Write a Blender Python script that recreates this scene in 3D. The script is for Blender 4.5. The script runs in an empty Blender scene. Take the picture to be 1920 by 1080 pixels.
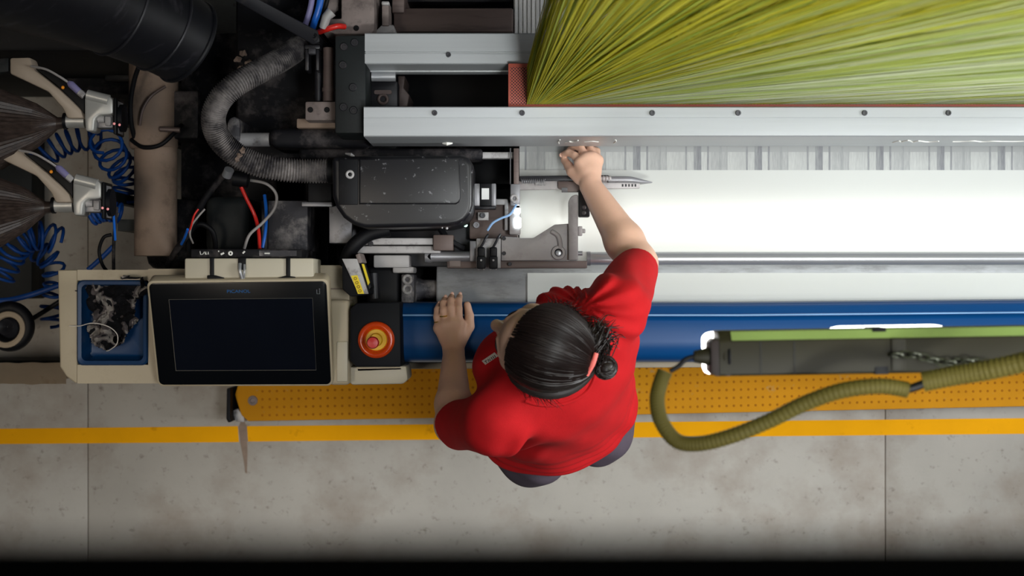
import bpy, bmesh, math, random
import numpy as np
from mathutils import Vector, Matrix, noise
random.seed(7)
np.random.seed(7)
SC = bpy.context.scene
COL = SC.collection
PI = math.pi

# ------------------------------------------------------------------ camera, world, lamps, exposure
F, H = 2912.0, 4.41                      # focal length in pixels (1920 wide), camera height above the floor
cam_d = bpy.data.cameras.new('camera')
cam_d.sensor_width = 36.0
cam_d.lens = F / 1920 * 36.0
cam_d.clip_start = 0.05
cam_d.dof.use_dof = True
cam_d.dof.focus_distance = H - 1.12
cam_d.dof.aperture_fstop = 4.2
cam = bpy.data.objects.new('camera', cam_d)
cam.location = (0, 0, H)
COL.objects.link(cam)
SC.camera = cam
SC.view_settings.view_transform = 'Standard'
SC.view_settings.look = 'None'
SC.view_settings.gamma = 1.0
SC.view_settings.use_curve_mapping = False
SC.view_settings.exposure = 0.0
SC.cycles.max_bounces = 8
SC.cycles.diffuse_bounces = 6
SC.cycles.glossy_bounces = 3
SC.cycles.transmission_bounces = 3

wd = bpy.data.worlds.new('hall')
wd.use_nodes = True
wd.node_tree.nodes['Background'].inputs[0].default_value = (0.80, 0.90, 1.0, 1)
wd.node_tree.nodes['Background'].inputs[1].default_value = 0.03
SC.world = wd


def area(name, loc, target, sx, sy, power, color=(1, 1, 1), spread=180):
    d = bpy.data.lights.new(name, 'AREA')
    d.shape = 'RECTANGLE'
    d.size, d.size_y = sx, sy
    d.energy = power
    d.color = color
    d.spread = math.radians(spread)
    o = bpy.data.objects.new(name, d)
    o.location = loc
    o.rotation_euler = (Vector(target) - Vector(loc)).to_track_quat('-Z', 'Y').to_euler()
    COL.objects.link(o)
    return o


area('hall_lamp', (1.55, -0.25, 6.2), (0.85, -0.2, 0.9), 1.7, 0.9, 16.5, (0.97, 0.99, 1.0), 60)
area('cord_fill_light', (1.1, -1.6, 5.6), (0.68, 0.72, 2.1), 1.2, 0.5, 13, (0.97, 1.0, 0.97), 30)  # unseen fill light added to brighten the harness cords
area('hall_side_light', (3.3, 0.05, 3.0), (0.3, -0.15, 0.9), 1.1, 0.9, 45, (0.97, 0.99, 1.0), 100)  # unseen key light low on the right, set by the operator's shadow side
area('left_fill_light', (-2.1, -0.8, 6.2), (-0.98, -0.36, 0.3), 1.6, 1.0, 3.4, (1.0, 0.88, 0.74), 34)  # unseen warm fill added to lift the left floor and machines
area('fabric_inspection_lamp', (0.60, 0.139, 0.885), (0.60, 0.139, 2.0), 1.36, 0.088, 1.4, (1.0, 0.965, 0.92), 150)

# ------------------------------------------------------------------ helpers


def lin(c):
    c = c / 255.0
    return c / 12.92 if c <= 0.04045 else ((c + 0.055) / 1.055) ** 2.4


def rgb(t):
    return (lin(t[0]), lin(t[1]), lin(t[2]), 1)


def W(px, py, z):
    """a photograph pixel (1920 x 1080) to the point at height z seen there"""
    k = (H - z) / F
    return Vector(((px - 960) * k, (540 - py) * k, z))


MATS = {}


def M(name, col, rough=0.5, metal=0.0, var=0.12, vs=6.0, stretch=(1, 1, 1), dust=None, ds=30.0, dlo=0.58, dhi=0.68,
      bump=0.0, bs=150.0, coat=0.0, sss=0.0, spec=0.5, emit=None, es=0.0, stain=None, ss=3.0, slo=0.5, shi=0.75):
    m = bpy.data.materials.new(name)
    m.use_nodes = True
    nt = m.node_tree
    N, L = nt.nodes, nt.links
    b = N['Principled BSDF']
    b.inputs['Roughness'].default_value = rough
    b.inputs['Metallic'].default_value = metal
    b.inputs['Specular IOR Level'].default_value = spec
    b.inputs['Coat Weight'].default_value = coat
    if sss:
        b.inputs['Subsurface Weight'].default_value = sss
        b.inputs['Subsurface Radius'].default_value = (0.01, 0.004, 0.002)
    tc = N.new('ShaderNodeTexCoord')
    mp = N.new('ShaderNodeMapping')
    mp.inputs['Scale'].default_value = stretch
    L.new(tc.outputs['Object'], mp.inputs['Vector'])

    def nz(scale, detail=5, rgh=0.6):
        n = N.new('ShaderNodeTexNoise')
        n.inputs['Scale'].default_value = scale
        n.inputs['Detail'].default_value = detail
        n.inputs['Roughness'].default_value = rgh
        L.new(mp.outputs[0], n.inputs['Vector'])
        return n

    def mix(fac, a, bcol):
        x = N.new('ShaderNodeMix')
        x.data_type = 'RGBA'
        L.new(fac, x.inputs['Factor'])
        if isinstance(a, tuple):
            x.inputs['A'].default_value = a
        else:
            L.new(a, x.inputs['A'])
        x.inputs['B'].default_value = bcol
        return x.outputs['Result']

    def ramp(src, lo, hi):
        r = N.new('ShaderNodeMapRange')
        r.inputs['From Min'].default_value = lo
        r.inputs['From Max'].default_value = hi
        L.new(src, r.inputs['Value'])
        return r.outputs[0]
    c = rgb(col)
    d = tuple(v * (1 - var) for v in c[:3]) + (1,)
    u = tuple(min(1, v * (1 + var)) for v in c[:3]) + (1,)
    out = mix(ramp(nz(vs).outputs['Fac'], 0.32, 0.68), d, u)
    if stain:
        out = mix(ramp(nz(ss, 6, 0.65).outputs['Fac'], slo, shi), out, rgb(stain))
    if dust:
        out = mix(ramp(nz(ds, 7, 0.7).outputs['Fac'], dlo, dhi), out, rgb(dust))
    L.new(out, b.inputs['Base Color'])
    if bump:
        bp = N.new('ShaderNodeBump')
        bp.inputs['Strength'].default_value = bump
        bp.inputs['Distance'].default_value = 0.002
        L.new(nz(bs, 3).outputs['Fac'], bp.inputs['Height'])
        L.new(bp.outputs[0], b.inputs['Normal'])
    if emit:
        b.inputs['Emission Color'].default_value = rgb(emit)
        b.inputs['Emission Strength'].default_value = es
    MATS[name] = m
    return m


class B:
    """collects solid pieces into one mesh"""

    def __init__(s):
        s.bm = bmesh.new()

    def _bev(s, faces, bev, seg=2, top_only=False):
        if bev <= 0:
            return
        es = set()
        for f in faces:
            for e in f.edges:
                es.add(e)
        es = [e for e in es if e.is_valid]
        if top_only:
            zt = max(v.co.z for e in es for v in e.verts)
            es = [e for e in es if all(abs(v.co.z - zt) < 1e-5 for v in e.verts)]
        bmesh.ops.bevel(s.bm, geom=es, offset=bev, segments=seg, profile=0.5, affect='EDGES', clamp_overlap=True)

    def hull(s, tops, bots, bev=0, seg=2, top_only=False):
        """solid between two outlines with the same number of corners"""
        a = [s.bm.verts.new(p) for p in tops]
        b = [s.bm.verts.new(p) for p in bots]
        n = len(a)
        fs = [s.bm.faces.new(a), s.bm.faces.new(b[::-1])]
        for i in range(n):
            j = (i + 1) % n
            fs.append(s.bm.faces.new((a[j], a[i], b[i], b[j])))
        bmesh.ops.recalc_face_normals(s.bm, faces=fs)
        s._bev(fs, bev, seg, top_only)
        return s

    def prism(s, pts, z, th, bev=0, seg=2, top_only=False):
        t = [W(x, y, z) for x, y in pts]
        return s.hull(t, [Vector((p.x, p.y, z - th)) for p in t], bev, seg, top_only)

    def box(s, x0, y0, x1, y1, z, th, bev=0.0, seg=2, top_only=False):
        return s.prism([(x0, y0), (x0, y1), (x1, y1), (x1, y0)], z, th, bev, seg, top_only)

    def wbox(s, a, b, bev=0.0):
        t = [Vector((a[0], a[1], b[2])), Vector((a[0], b[1], b[2])), Vector((b[0], b[1], b[2])), Vector((b[0], a[1], b[2]))]
        return s.hull(t, [Vector((p.x, p.y, a[2])) for p in t], bev)

    def loft(s, rings, cap0=True, cap1=True, closed=True):
        vs = [[s.bm.verts.new(p) for p in r] for r in rings]
        n = len(vs[0])
        fs = []
        for i in range(len(vs) - 1):
            for k in range(n if closed else n - 1):
                j = (k + 1) % n
                fs.append(s.bm.faces.new((vs[i][k], vs[i][j], vs[i + 1][j], vs[i + 1][k])))
        if cap0:
            fs.append(s.bm.faces.new(vs[0][::-1]))
        if cap1:
            fs.append(s.bm.faces.new(vs[-1]))
        bmesh.ops.recalc_face_normals(s.bm, faces=fs)
        return s

    def tube(s, pts, r, n=10, sub=0, caps=True):
        """round tube through points; r a number or one per point"""
        pts = [Vector(p) for p in pts]
        rs = [r] * len(pts) if isinstance(r, (int, float)) else list(r)
        if sub:
            pts, rs = spline(pts, rs, sub)
        rings = []
        up = None
        for i, p in enumerate(pts):
            t = (pts[min(i + 1, len(pts) - 1)] - pts[max(i - 1, 0)]).normalized()
            if up is None:
                up = t.orthogonal().normalized()
            up = (up - t * up.dot(t)).normalized()
            sd = t.cross(up)
            rings.append([p + (up * math.cos(2 * PI * k / n) + sd * math.sin(2 * PI * k / n)) * rs[i] for k in range(n)])
        return s.loft(rings, caps, caps)

    def cyl(s, a, b, r0, r1=None, n=24, bev=0.0):
        r1 = r0 if r1 is None else r1
        a, b = Vector(a), Vector(b)
        if bev:
            t = (b - a).normalized() * bev
            return s.tube([a, a + t, b - t, b], [r0 - bev, r0, r1, r1 - bev], n)
        return s.tube([a, b], [r0, r1], n)

    def lathe(s, c, prof, n=32, axis=(0, 0, 1)):
        """profile of (radius, height) turned about an axis through c"""
        c = Vector(c)
        ax = Vector(axis).normalized()
        u = ax.orthogonal().normalized()
        v = ax.cross(u)
        rings = [[c + ax * h + (u * math.cos(2 * PI * k / n) + v * math.sin(2 * PI * k / n)) * max(r, 1e-5) for k in range(n)] for r, h in prof]
        return s.loft(rings)

    def torus(s, c, R, r, axis=(0, 0, 1), n=28, m=10, sx=1.0, ux=None):
        c = Vector(c)
        ax = Vector(axis).normalized()
        u = Vector(ux).normalized() if ux else ax.orthogonal().normalized()
        v = ax.cross(u)
        vs = []
        for i in range(n):
            d = u * math.cos(2 * PI * i / n) * sx + v * math.sin(2 * PI * i / n)
            dn = (u * math.cos(2 * PI * i / n) + v * math.sin(2 * PI * i / n)).normalized()
            vs.append([s.bm.verts.new(c + d * R + (dn * math.cos(2 * PI * k / m) + ax * math.sin(2 * PI * k / m)) * r) for k in range(m)])
        fs = []
        for i in range(n):
            for k in range(m):
                fs.append(s.bm.faces.new((vs[i][k], vs[(i + 1) % n][k], vs[(i + 1) % n][(k + 1) % m], vs[i][(k + 1) % m])))
        bmesh.ops.recalc_face_normals(s.bm, faces=fs)
        return s

    def ball(s, c, rx, ry=None, rz=None, n=16):
        ry = rx if ry is None else ry
        rz = rx if rz is None else rz
        m = Matrix.Translation(c) @ Matrix.Diagonal((rx, ry, rz, 1))
        bmesh.ops.create_uvsphere(s.bm, u_segments=n, v_segments=max(6, n // 2), radius=1, matrix=m)
        return s

    def rrect(s, rings, cap0=True, cap1=True, n=6):
        """loft of rounded rectangles (cx, cy, half_w, half_h, r, z) in metres"""
        R = []
        for cx, cy, hw, hh, r, z in rings:
            ring = []
            for qx, qy, a0 in ((1, 1, 0), (-1, 1, 90), (-1, -1, 180), (1, -1, 270)):
                for k in range(n + 1):
                    a = math.radians(a0 + 90 * k / n)
                    ring.append(Vector((cx + qx * (hw - r) + r * math.cos(a), cy + qy * (hh - r) + r * math.sin(a), z)))
            R.append(ring)
        return s.loft(R, cap0, cap1)


def spline(pts, rs, sub):
    P, R = [], []
    n = len(pts)
    for i in range(n - 1):
        p0, p1, p2, p3 = pts[max(i - 1, 0)], pts[i], pts[i + 1], pts[min(i + 2, n - 1)]
        for k in range(sub):
            t = k / sub
            P.append(0.5 * ((2 * p1) + (p2 - p0) * t + (2 * p0 - 5 * p1 + 4 * p2 - p3) * t * t + (3 * p1 - p0 - 3 * p2 + p3) * t ** 3))
            R.append(rs[i] * (1 - t) + rs[i + 1] * t)
    P.append(pts[-1])
    R.append(rs[-1])
    return P, R


def mesh_obj(name, me, mat, parent=None, smooth=35):
    if mat:
        me.materials.append(mat if not isinstance(mat, str) else MATS[mat])
    if smooth:
        me.polygons.foreach_set('use_smooth', [True] * len(me.polygons))
        me.set_sharp_from_angle(angle=math.radians(smooth))
    o = bpy.data.objects.new(name, me)
    COL.objects.link(o)
    adopt(o, parent)
    return o


def adopt(o, parent):
    if parent is not None:
        o.parent = parent
        if parent.type == 'EMPTY':
            o.matrix_parent_inverse = Matrix.Translation(parent.location).inverted()


def put(name, b, mat, parent=None, smooth=35, label=None):
    me = bpy.data.meshes.new(name)
    b.bm.to_mesh(me)
    b.bm.free()
    o = mesh_obj(name, me, mat, parent, smooth)
    if label:
        o['label'] = label
    return o


def tag(o, label, cat, group=None, kind=None):
    o['label'] = label
    o['category'] = cat
    if group:
        o['group'] = group
    if kind:
        o['kind'] = kind
    return o


def thing(name, label, cat, loc, group=None):
    o = bpy.data.objects.new(name, None)
    o.empty_display_size = 0.05
    o.location = loc
    COL.objects.link(o)
    return tag(o, label, cat, group)


def text(name, body, size, mat, mtx, parent, label=None):
    c = bpy.data.curves.new(name, 'FONT')
    c.body = body
    c.size = size
    c.extrude = 0.0003
    c.align_x = 'CENTER'
    c.align_y = 'CENTER'
    c.materials.append(MATS[mat])
    tmp = bpy.data.objects.new(name, c)
    me = bpy.data.meshes.new_from_object(tmp)
    bpy.data.objects.remove(tmp)
    me.transform(Matrix.Diagonal((1.0, 0.85, 1.0, 1.0)))
    o = bpy.data.objects.new(name, me)
    COL.objects.link(o)
    o.parent = parent
    inv = Matrix.Translation(parent.location).inverted() if parent.type == 'EMPTY' else Matrix()
    o.matrix_local = inv @ mtx if parent.type == 'EMPTY' else mtx
    if label:
        o['label'] = label
    return o


def bolt(p, r, parent, mat='bolt_steel', h=0.005, hexed=True, name='bolt'):
    """socket-head bolt standing on the surface at p"""
    b = B()
    b.lathe(p, [(r, 0), (r, h * 0.7), (r * 0.85, h), (r * 0.5, h), (r * 0.45, h * 0.4), (0.0001, h * 0.4)], 14)
    return put(name, b, mat, parent)


# ------------------------------------------------------------------ materials
M('concrete', (168, 164, 156), 0.75, 0, 0.10, 2.2, dust=(104, 94, 84), ds=34, dlo=0.58, dhi=0.76, bump=0.25, bs=60, stain=(134, 121, 108), ss=2.6, slo=0.47, shi=0.74)
M('joint', (136, 122, 108), 0.9, 0, 0.2, 5)
M('line_paint', (232, 163, 0), 0.7, 0, 0.06, 5, dust=(160, 106, 0), ds=14, dlo=0.6, dhi=0.85, spec=0.1)
M('tread_yellow', (202, 139, 22), 0.75, 0, 0.10, 4, dust=(168, 148, 112), ds=20, dlo=0.62, dhi=0.76, bump=0.2, spec=0.15)
M('floor_stain', (132, 114, 100), 0.85, 0, 0.15, 30)
M('duct_rubber', (11, 12, 17), 0.5, 0, 0.2, 12, (1, 1, 4), dust=(58, 56, 62), ds=9, dlo=0.56, dhi=0.8, spec=0.25)
M('lamp_cap', (54, 47, 46), 0.5, spec=0.25)
M('nail', (222, 178, 158), 0.3)
M('tread_stud', (164, 102, 13), 0.75, 0, 0.10, 6, spec=0.15)
M('aluminium', (184, 188, 191), 0.45, 0.35, 0.06, 5, (0.25, 7, 7), dust=(196, 196, 196), ds=60, dlo=0.68, dhi=0.72)
M('groove', (120, 122, 124), 0.5, 0.3)
M('bolt_steel', (92, 92, 96), 0.3, 0.8, 0.15)
M('chalk', (228, 228, 222), 0.9, 0, 0.05)
M('black_cover', (20, 20, 24), 0.38, 0, 0.15, 8, dust=(104, 104, 108), ds=62, dlo=0.615, dhi=0.66, bump=0.05)
M('black', (10, 11, 14), 0.5, 0, 0.2, 10, spec=0.2)
M('black_rubber', (10, 11, 15), 0.55, 0, 0.2, 12, dust=(40, 38, 40), ds=18, dlo=0.6, dhi=0.85, spec=0.22)
M('hose_black', (46, 44, 47), 0.6, 0, 0.25, 8, dust=(158, 152, 149), ds=11, dlo=0.42, dhi=0.70, spec=0.2)
M('dusty_black', (16, 16, 20), 0.65, 0, 0.3, 9, dust=(76, 71, 71), ds=14, dlo=0.50, dhi=0.70, bump=0.4, bs=70, spec=0.2)
M('lint_steel', (58, 57, 62), 0.6, 0.2, 0.3, 9, dust=(150, 145, 143), ds=15, dlo=0.5, dhi=0.7, bump=0.4, bs=70)
M('dark_steel', (30, 30, 35), 0.45, 0.2, 0.25, 9, dust=(74, 68, 68), ds=14, dlo=0.58, dhi=0.78)
M('dark_paint', (26, 30, 31), 0.6, 0, 0.25, 8, dust=(54, 50, 50), ds=10, dlo=0.55, dhi=0.8, bump=0.2, spec=0.25)
M('rust_grey', (128, 116, 112), 0.65, 0.1, 0.18, 12, dust=(76, 66, 64), ds=22, dlo=0.52, dhi=0.75)
M('brown_steel', (96, 82, 78), 0.5, 0.2, 0.2, 6, (0.4, 4, 4), dust=(56, 46, 46), ds=12, dlo=0.52, dhi=0.8)
M('steel', (134, 134, 138), 0.4, 0.4, 0.15, 10, dust=(72, 68, 68), ds=22, dlo=0.55, dhi=0.75)
M('cast_grey', (166, 162, 162), 0.55, 0.2, 0.12, 10, dust=(130, 122, 124), ds=18, dlo=0.5, dhi=0.8)
M('chrome', (170, 172, 176), 0.32, 0.6, 0.03)
M('pale_metal', (168, 166, 166), 0.55, 0.15, 0.15, 12, dust=(84, 78, 78), ds=20, dlo=0.52, dhi=0.7)
M('roller_metal', (172, 176, 180), 0.5, 0.12, 0.14, 9, (1, 3, 3), dust=(122, 122, 124), ds=8, dlo=0.5, dhi=0.75)
M('cream', (176, 164, 140), 0.5, 0, 0.06, 3, dust=(146, 132, 106), ds=6, dlo=0.55, dhi=0.85)
M('cream_light', (188, 181, 162), 0.5, 0, 0.05, 3)
M('highlight_blue', (120, 160, 200), 0.3)  # colour of the painted highlight on the blue cover
M('blue_paint', (5, 62, 114), 0.33, 0, 0.06, 3, (0.5, 2, 2), spec=0.34)
M('tray_blue', (5, 52, 94), 0.4, 0, 0.08, 4)
M('navy_black', (7, 10, 17), 0.6, 0, 0.2, 5, spec=0.2)
M('glass_black', (7, 9, 13), 0.22, 0, 0.1, 3, spec=0.35)
M('screen', (9, 13, 23), 0.25, 0, 0.15, 6, spec=0.3)
M('screen_edge', (120, 116, 108), 0.4, 0.3)
M('logo_blue', (24, 92, 156), 0.5)
M('icon_grey', (120, 124, 130), 0.5)
M('orange_ring', (205, 66, 14), 0.18, 0, 0.2, 20, coat=0.5)
M('button_yellow', (226, 176, 24), 0.4, 0, 0.05)
M('button_red', (200, 36, 34), 0.4, 0, 0.05)
M('label_yellow', (232, 206, 20), 0.5, 0, 0.05)
M('label_ink', (150, 118, 14), 0.6)
M('label_white', (226, 228, 226), 0.6)
M('red_hose', (205, 38, 30), 0.35, 0, 0.08)
M('blue_hose', (26, 96, 190), 0.35, 0, 0.1)
M('coil_blue', (12, 62, 132), 0.5, 0, 0.15, spec=0.3)
M('pale_blue_tube', (150, 190, 236), 0.35, 0, 0.05)
M('grey_cable', (150, 146, 144), 0.5, 0, 0.1)
M('violet_cable', (122, 118, 160), 0.5, 0, 0.1)
M('beige_pipe', (136, 118, 104), 0.65, 0, 0.15, 9, dust=(84, 70, 62), ds=12, dlo=0.52, dhi=0.8, spec=0.2)
M('feeder_beige', (160, 146, 130), 0.45, 0, 0.06)
M('feeder_silver', (176, 176, 172), 0.4, 0.4, 0.1, 12)
M('amber', (230, 140, 30), 0.3, emit=(230, 140, 30), es=0.2)
M('pink_led', (230, 150, 150), 0.3, emit=(240, 150, 150), es=0.3)
M('balloon_film', (52, 43, 39), 0.35, 0, 0.45, 30, (0.5, 5, 5), spec=0.3)
M('red_board', (186, 92, 76), 0.5, 0, 0.06)
M('lint', (118, 101, 90), 0.95, 0, 0.3, 60, bump=0.8, bs=200)
M('cardboard', (164, 148, 126), 0.8, 0, 0.12, 5, dust=(120, 92, 64), ds=10, dlo=0.6, dhi=0.8)
M('lamp_olive', (38, 35, 24), 0.55, 0, 0.08, 3, spec=0.25)
M('reflection_green', (128, 150, 84), 0.45, 0, 0.12, 5)
M('conduit', (84, 76, 33), 0.6, 0, 0.08, 6, spec=0.2)
M('chain_steel', (78, 80, 68), 0.4, 0.6, 0.2)
M('lamp_lens', (240, 240, 236), 0.4, emit=(255, 252, 246), es=8)
M('led', (240, 250, 255), 0.4, emit=(235, 250, 255), es=14)
M('green_led', (190, 240, 220), 0.4, emit=(190, 245, 225), es=2.2)
M('rail_paint', (6, 7, 9), 0.9, spec=0.1)
M('skin', (214, 172, 148), 0.5, 0, 0.06, 14, sss=0.08, bump=0.12, bs=260)
M('shirt_red', (186, 24, 29), 0.85, 0, 0.07, 30, bump=0.3, bs=500, spec=0.2)
M('trouser', (82, 73, 84), 0.85, 0, 0.1, 20, bump=0.2, bs=300, spec=0.2)
M('shoe', (40, 40, 44), 0.6)
M('hair', (25, 16, 14), 0.4, 0, 0.3, 30, spec=0.32)
M('hair_tie', (255, 120, 112), 0.6)
M('gold', (226, 190, 110), 0.25, 0.9)
M('eye_white', (230, 228, 224), 0.2)
M('lip', (170, 92, 84), 0.45)
M('ink', (40, 36, 34), 0.7)
M('patch_white', (226, 214, 204), 0.8, 0, 0.05)
M('string_white', (214, 208, 200), 0.8)

# ------------------------------------------------------------------ special materials (fabric, cords, board, cloth)


def fabric_mat():
    m = bpy.data.materials.new('woven_white')
    m.use_nodes = True
    nt = m.node_tree
    N, L = nt.nodes, nt.links
    for n in list(N):
        N.remove(n)
    out = N.new('ShaderNodeOutputMaterial')
    tc = N.new('ShaderNodeTexCoord')
    sp = N.new('ShaderNodeSeparateXYZ')
    L.new(tc.outputs['Object'], sp.inputs[0])

    def math_(op, a, b=None):
        n = N.new('ShaderNodeMath')
        n.operation = op
        for i, v in enumerate((a, b)):
            if v is None:
                continue
            if isinstance(v, (int, float)):
                n.inputs[i].default_value = v
            else:
                L.new(v, n.inputs[i])
        return n.outputs[0]
    fx = math_('FRACT', math_('MULTIPLY', math_('ADD', sp.outputs['X'], 0.0345), 1 / 0.1362))
    cr = N.new('ShaderNodeValToRGB')
    cr.color_ramp.interpolation = 'CONSTANT'
    bars = [(0.0, 0.15), (0.10, 0.55), (0.13, 0.12), (0.24, 0.55), (0.30, 0.66), (0.365, 0.05), (0.46, 0.6), (0.49, 0.2), (0.53, 0.3), (0.66, 0.42), (0.70, 0.28),
            (0.775, 0.38), (0.80, 0.06), (0.90, 0.12)]
    el = cr.color_ramp.elements
    el[0].position, el[0].color = 0.0, (0.15, 0.15, 0.15, 1)
    el[1].position, el[1].color = 0.10, (0.55, 0.55, 0.55, 1)
    for p, v in bars[2:]:
        e = el.new(p)
        e.color = (v, v, v, 1)
    L.new(fx, cr.inputs[0])
    nz = N.new('ShaderNodeTexNoise')
    nz.inputs['Scale'].default_value = 90
    mp = N.new('ShaderNodeMapping')
    mp.inputs['Scale'].default_value = (4, 0.5, 0.5)
    L.new(tc.outputs['Object'], mp.inputs[0])
    L.new(mp.outputs[0], nz.inputs['Vector'])
    band = math_('GREATER_THAN', sp.outputs['Y'], (540 - 319) / F * (H - 0.93))
    fell = math_('GREATER_THAN', sp.outputs['Y'], (540 - 285) / F * (H - 0.93))
    ink = math_('MULTIPLY', math_('ADD', math_('MULTIPLY', cr.outputs[0], 0.8), math_('MULTIPLY', nz.outputs['Fac'], 0.34)), band)
    ink = math_('MAXIMUM', ink, math_('MULTIPLY', fell, 0.45))
    mx = N.new('ShaderNodeMix')
    mx.data_type = 'RGBA'
    mx.inputs['A'].default_value = rgb((216, 219, 215))
    mx.inputs['B'].default_value = rgb((92, 94, 106))
    L.new(ink, mx.inputs['Factor'])
    d = N.new('ShaderNodeBsdfDiffuse')
    t = N.new('ShaderNodeBsdfTranslucent')
    L.new(mx.outputs['Result'], d.inputs[0])
    L.new(mx.outputs['Result'], t.inputs[0])
    ms = N.new('ShaderNodeMixShader')
    ms.inputs[0].default_value = 0.3
    L.new(d.outputs[0], ms.inputs[1])
    L.new(t.outputs[0], ms.inputs[2])
    L.new(ms.outputs[0], out.inputs[0])
    MATS['woven_white'] = m


def cord_mat():
    m = bpy.data.materials.new('cord_green')
    m.use_nodes = True
    N, L = m.node_tree.nodes, m.node_tree.links
    a = N.new('ShaderNodeAttribute')
    a.attribute_name = 'cord_tint'
    L.new(a.outputs['Color'], N['Principled BSDF'].inputs['Base Color'])
    N['Principled BSDF'].inputs['Roughness'].default_value = 0.9
    N['Principled BSDF'].inputs['Specular IOR Level'].default_value = 0.05
    t = N.new('ShaderNodeBsdfTranslucent')
    L.new(a.outputs['Color'], t.inputs[0])
    x = N.new('ShaderNodeMixShader')
    x.inputs[0].default_value = 0.55
    L.new(N['Principled BSDF'].outputs[0], x.inputs[1])
    L.new(t.outputs[0], x.inputs[2])
    L.new(x.outputs[0], N['Material Output'].inputs[0])
    MATS['cord_green'] = m


def perforated_mat():
    m = MATS['red_board'].copy()
    m.name = 'red_perforated'
    nt = m.node_tree
    N, L = nt.nodes, nt.links
    b = N['Principled BSDF']
    old = b.inputs['Base Color'].links[0].from_socket
    tc = N.new('ShaderNodeTexCoord')
    mp = N.new('ShaderNodeMapping')
    mp.inputs['Rotation'].default_value = (0, 0, math.radians(45))
    mp.inputs['Scale'].default_value = (220, 220, 0)
    L.new(tc.outputs['Object'], mp.inputs[0])
    v = N.new('ShaderNodeTexVoronoi')
    v.inputs['Randomness'].default_value = 0
    v.inputs['Scale'].default_value = 1
    L.new(mp.outputs[0], v.inputs['Vector'])
    r = N.new('ShaderNodeMapRange')
    r.inputs['From Min'].default_value = 0.40
    r.inputs['From Max'].default_value = 0.30
    L.new(v.outputs['Distance'], r.inputs['Value'])
    x = N.new('ShaderNodeMix')
    x.data_type = 'RGBA'
    L.new(r.outputs[0], x.inputs['Factor'])
    L.new(old, x.inputs['A'])
    x.inputs['B'].default_value = rgb((22, 14, 14))
    L.new(x.outputs['Result'], b.inputs['Base Color'])
    MATS['red_perforated'] = m


def rag_mat():
    m = bpy.data.materials.new('rag_print')
    m.use_nodes = True
    N, L = m.node_tree.nodes, m.node_tree.links
    b = N['Principled BSDF']
    b.inputs['Roughness'].default_value = 0.9
    tc = N.new('ShaderNodeTexCoord')
    n = N.new('ShaderNodeTexNoise')
    n.inputs['Scale'].default_value = 17
    n.inputs['Detail'].default_value = 2
    n.inputs['Distortion'].default_value = 0.6
    L.new(tc.outputs['Object'], n.inputs['Vector'])
    cr = N.new('ShaderNodeValToRGB')
    cr.color_ramp.interpolation = 'CONSTANT'
    e = cr.color_ramp.elements
    e[0].position, e[0].color = 0, rgb((22, 22, 28))
    e[1].position, e[1].color = 0.47, rgb((120, 112, 112))
    q = e.new(0.53)
    q.color = rgb((186, 180, 174))
    q = e.new(0.60)
    q.color = rgb((34, 34, 40))
    q = e.new(0.72)
    q.color = rgb((200, 196, 188))
    L.new(n.outputs['Fac'], cr.inputs[0])
    L.new(cr.outputs[0], b.inputs['Base Color'])
    MATS['rag_print'] = m


fabric_mat()
cord_mat()
perforated_mat()
rag_mat()
M('warp_white', (236, 236, 234), 0.7, 0, 0.18, 30, (14, 0.2, 0.2))

# ------------------------------------------------------------------ the setting: floor with its joints and painted line
floor = bpy.data.objects.new('floor', None)
floor['kind'] = 'structure'
COL.objects.link(floor)
put('joint_filler', B().wbox((-3.6, -2.6, -0.2), (3.6, 3.2, -0.006)), 'joint', floor)
jx = [-3.6, W(165, 540, 0).x, W(1660, 540, 0).x, 3.6]
for i in range(3):
    b = B()
    b.wbox((jx[i] + 0.0013, -2.6, -0.15), (jx[i + 1] - 0.0013, 3.2, 0.0), 0.0015)
    put('slab', b, 'concrete', floor)


def strip(pts, z, th, name, mat, parent):
    return put(name, B().prism(pts, z, th), mat, parent)


strip([(-400, 808), (-400, 836), (448, 829), (446, 799)], 0.0012, 0.0012, 'painted_line', 'line_paint', floor)
strip([(463, 799), (465, 828), (1240, 820), (2500, 808), (2500, 778), (1240, 791)], 0.0012, 0.0012, 'painted_line', 'line_paint', floor)
strip([(447, 800), (451, 832), (457, 862), (460, 886), (463, 888), (464, 850), (463, 800), (455, 784)], 0.0008, 0.0008, 'worn_streak', 'floor_stain', floor)

# ------------------------------------------------------------------ loom: frame and dark bed
bed = thing('loom_frame', 'dark dusty cast frame of the weaving machine under beams and hoses', 'machine frame', (0.4, 0.3, 0))
put('bed', B().wbox((-0.52, -0.16, 0.0), (2.1, 1.1, 0.52), 0.01), 'dusty_black', bed)
put('bed', B().box(338, 60, 520, 500, 0.5, 0.5, 0.01), 'dusty_black', bed)
put('bed_wall', B().wbox((-0.50, -0.10, 0.0), (-0.02, 0.02, 0.80), 0.008), 'dusty_black', bed)
put('beam_support', B().box(690, -120, 745, 560, 0.86, 0.36, 0.01), 'dark_paint', bed)
put('side_housing', B().box(440, -40, 700, 300, 0.86, 0.40, 0.02), 'dusty_black', bed)
put('shaft_trough', B().box(745, 110, 1960, 215, 0.84, 0.3, 0.004), 'black', bed)
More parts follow.
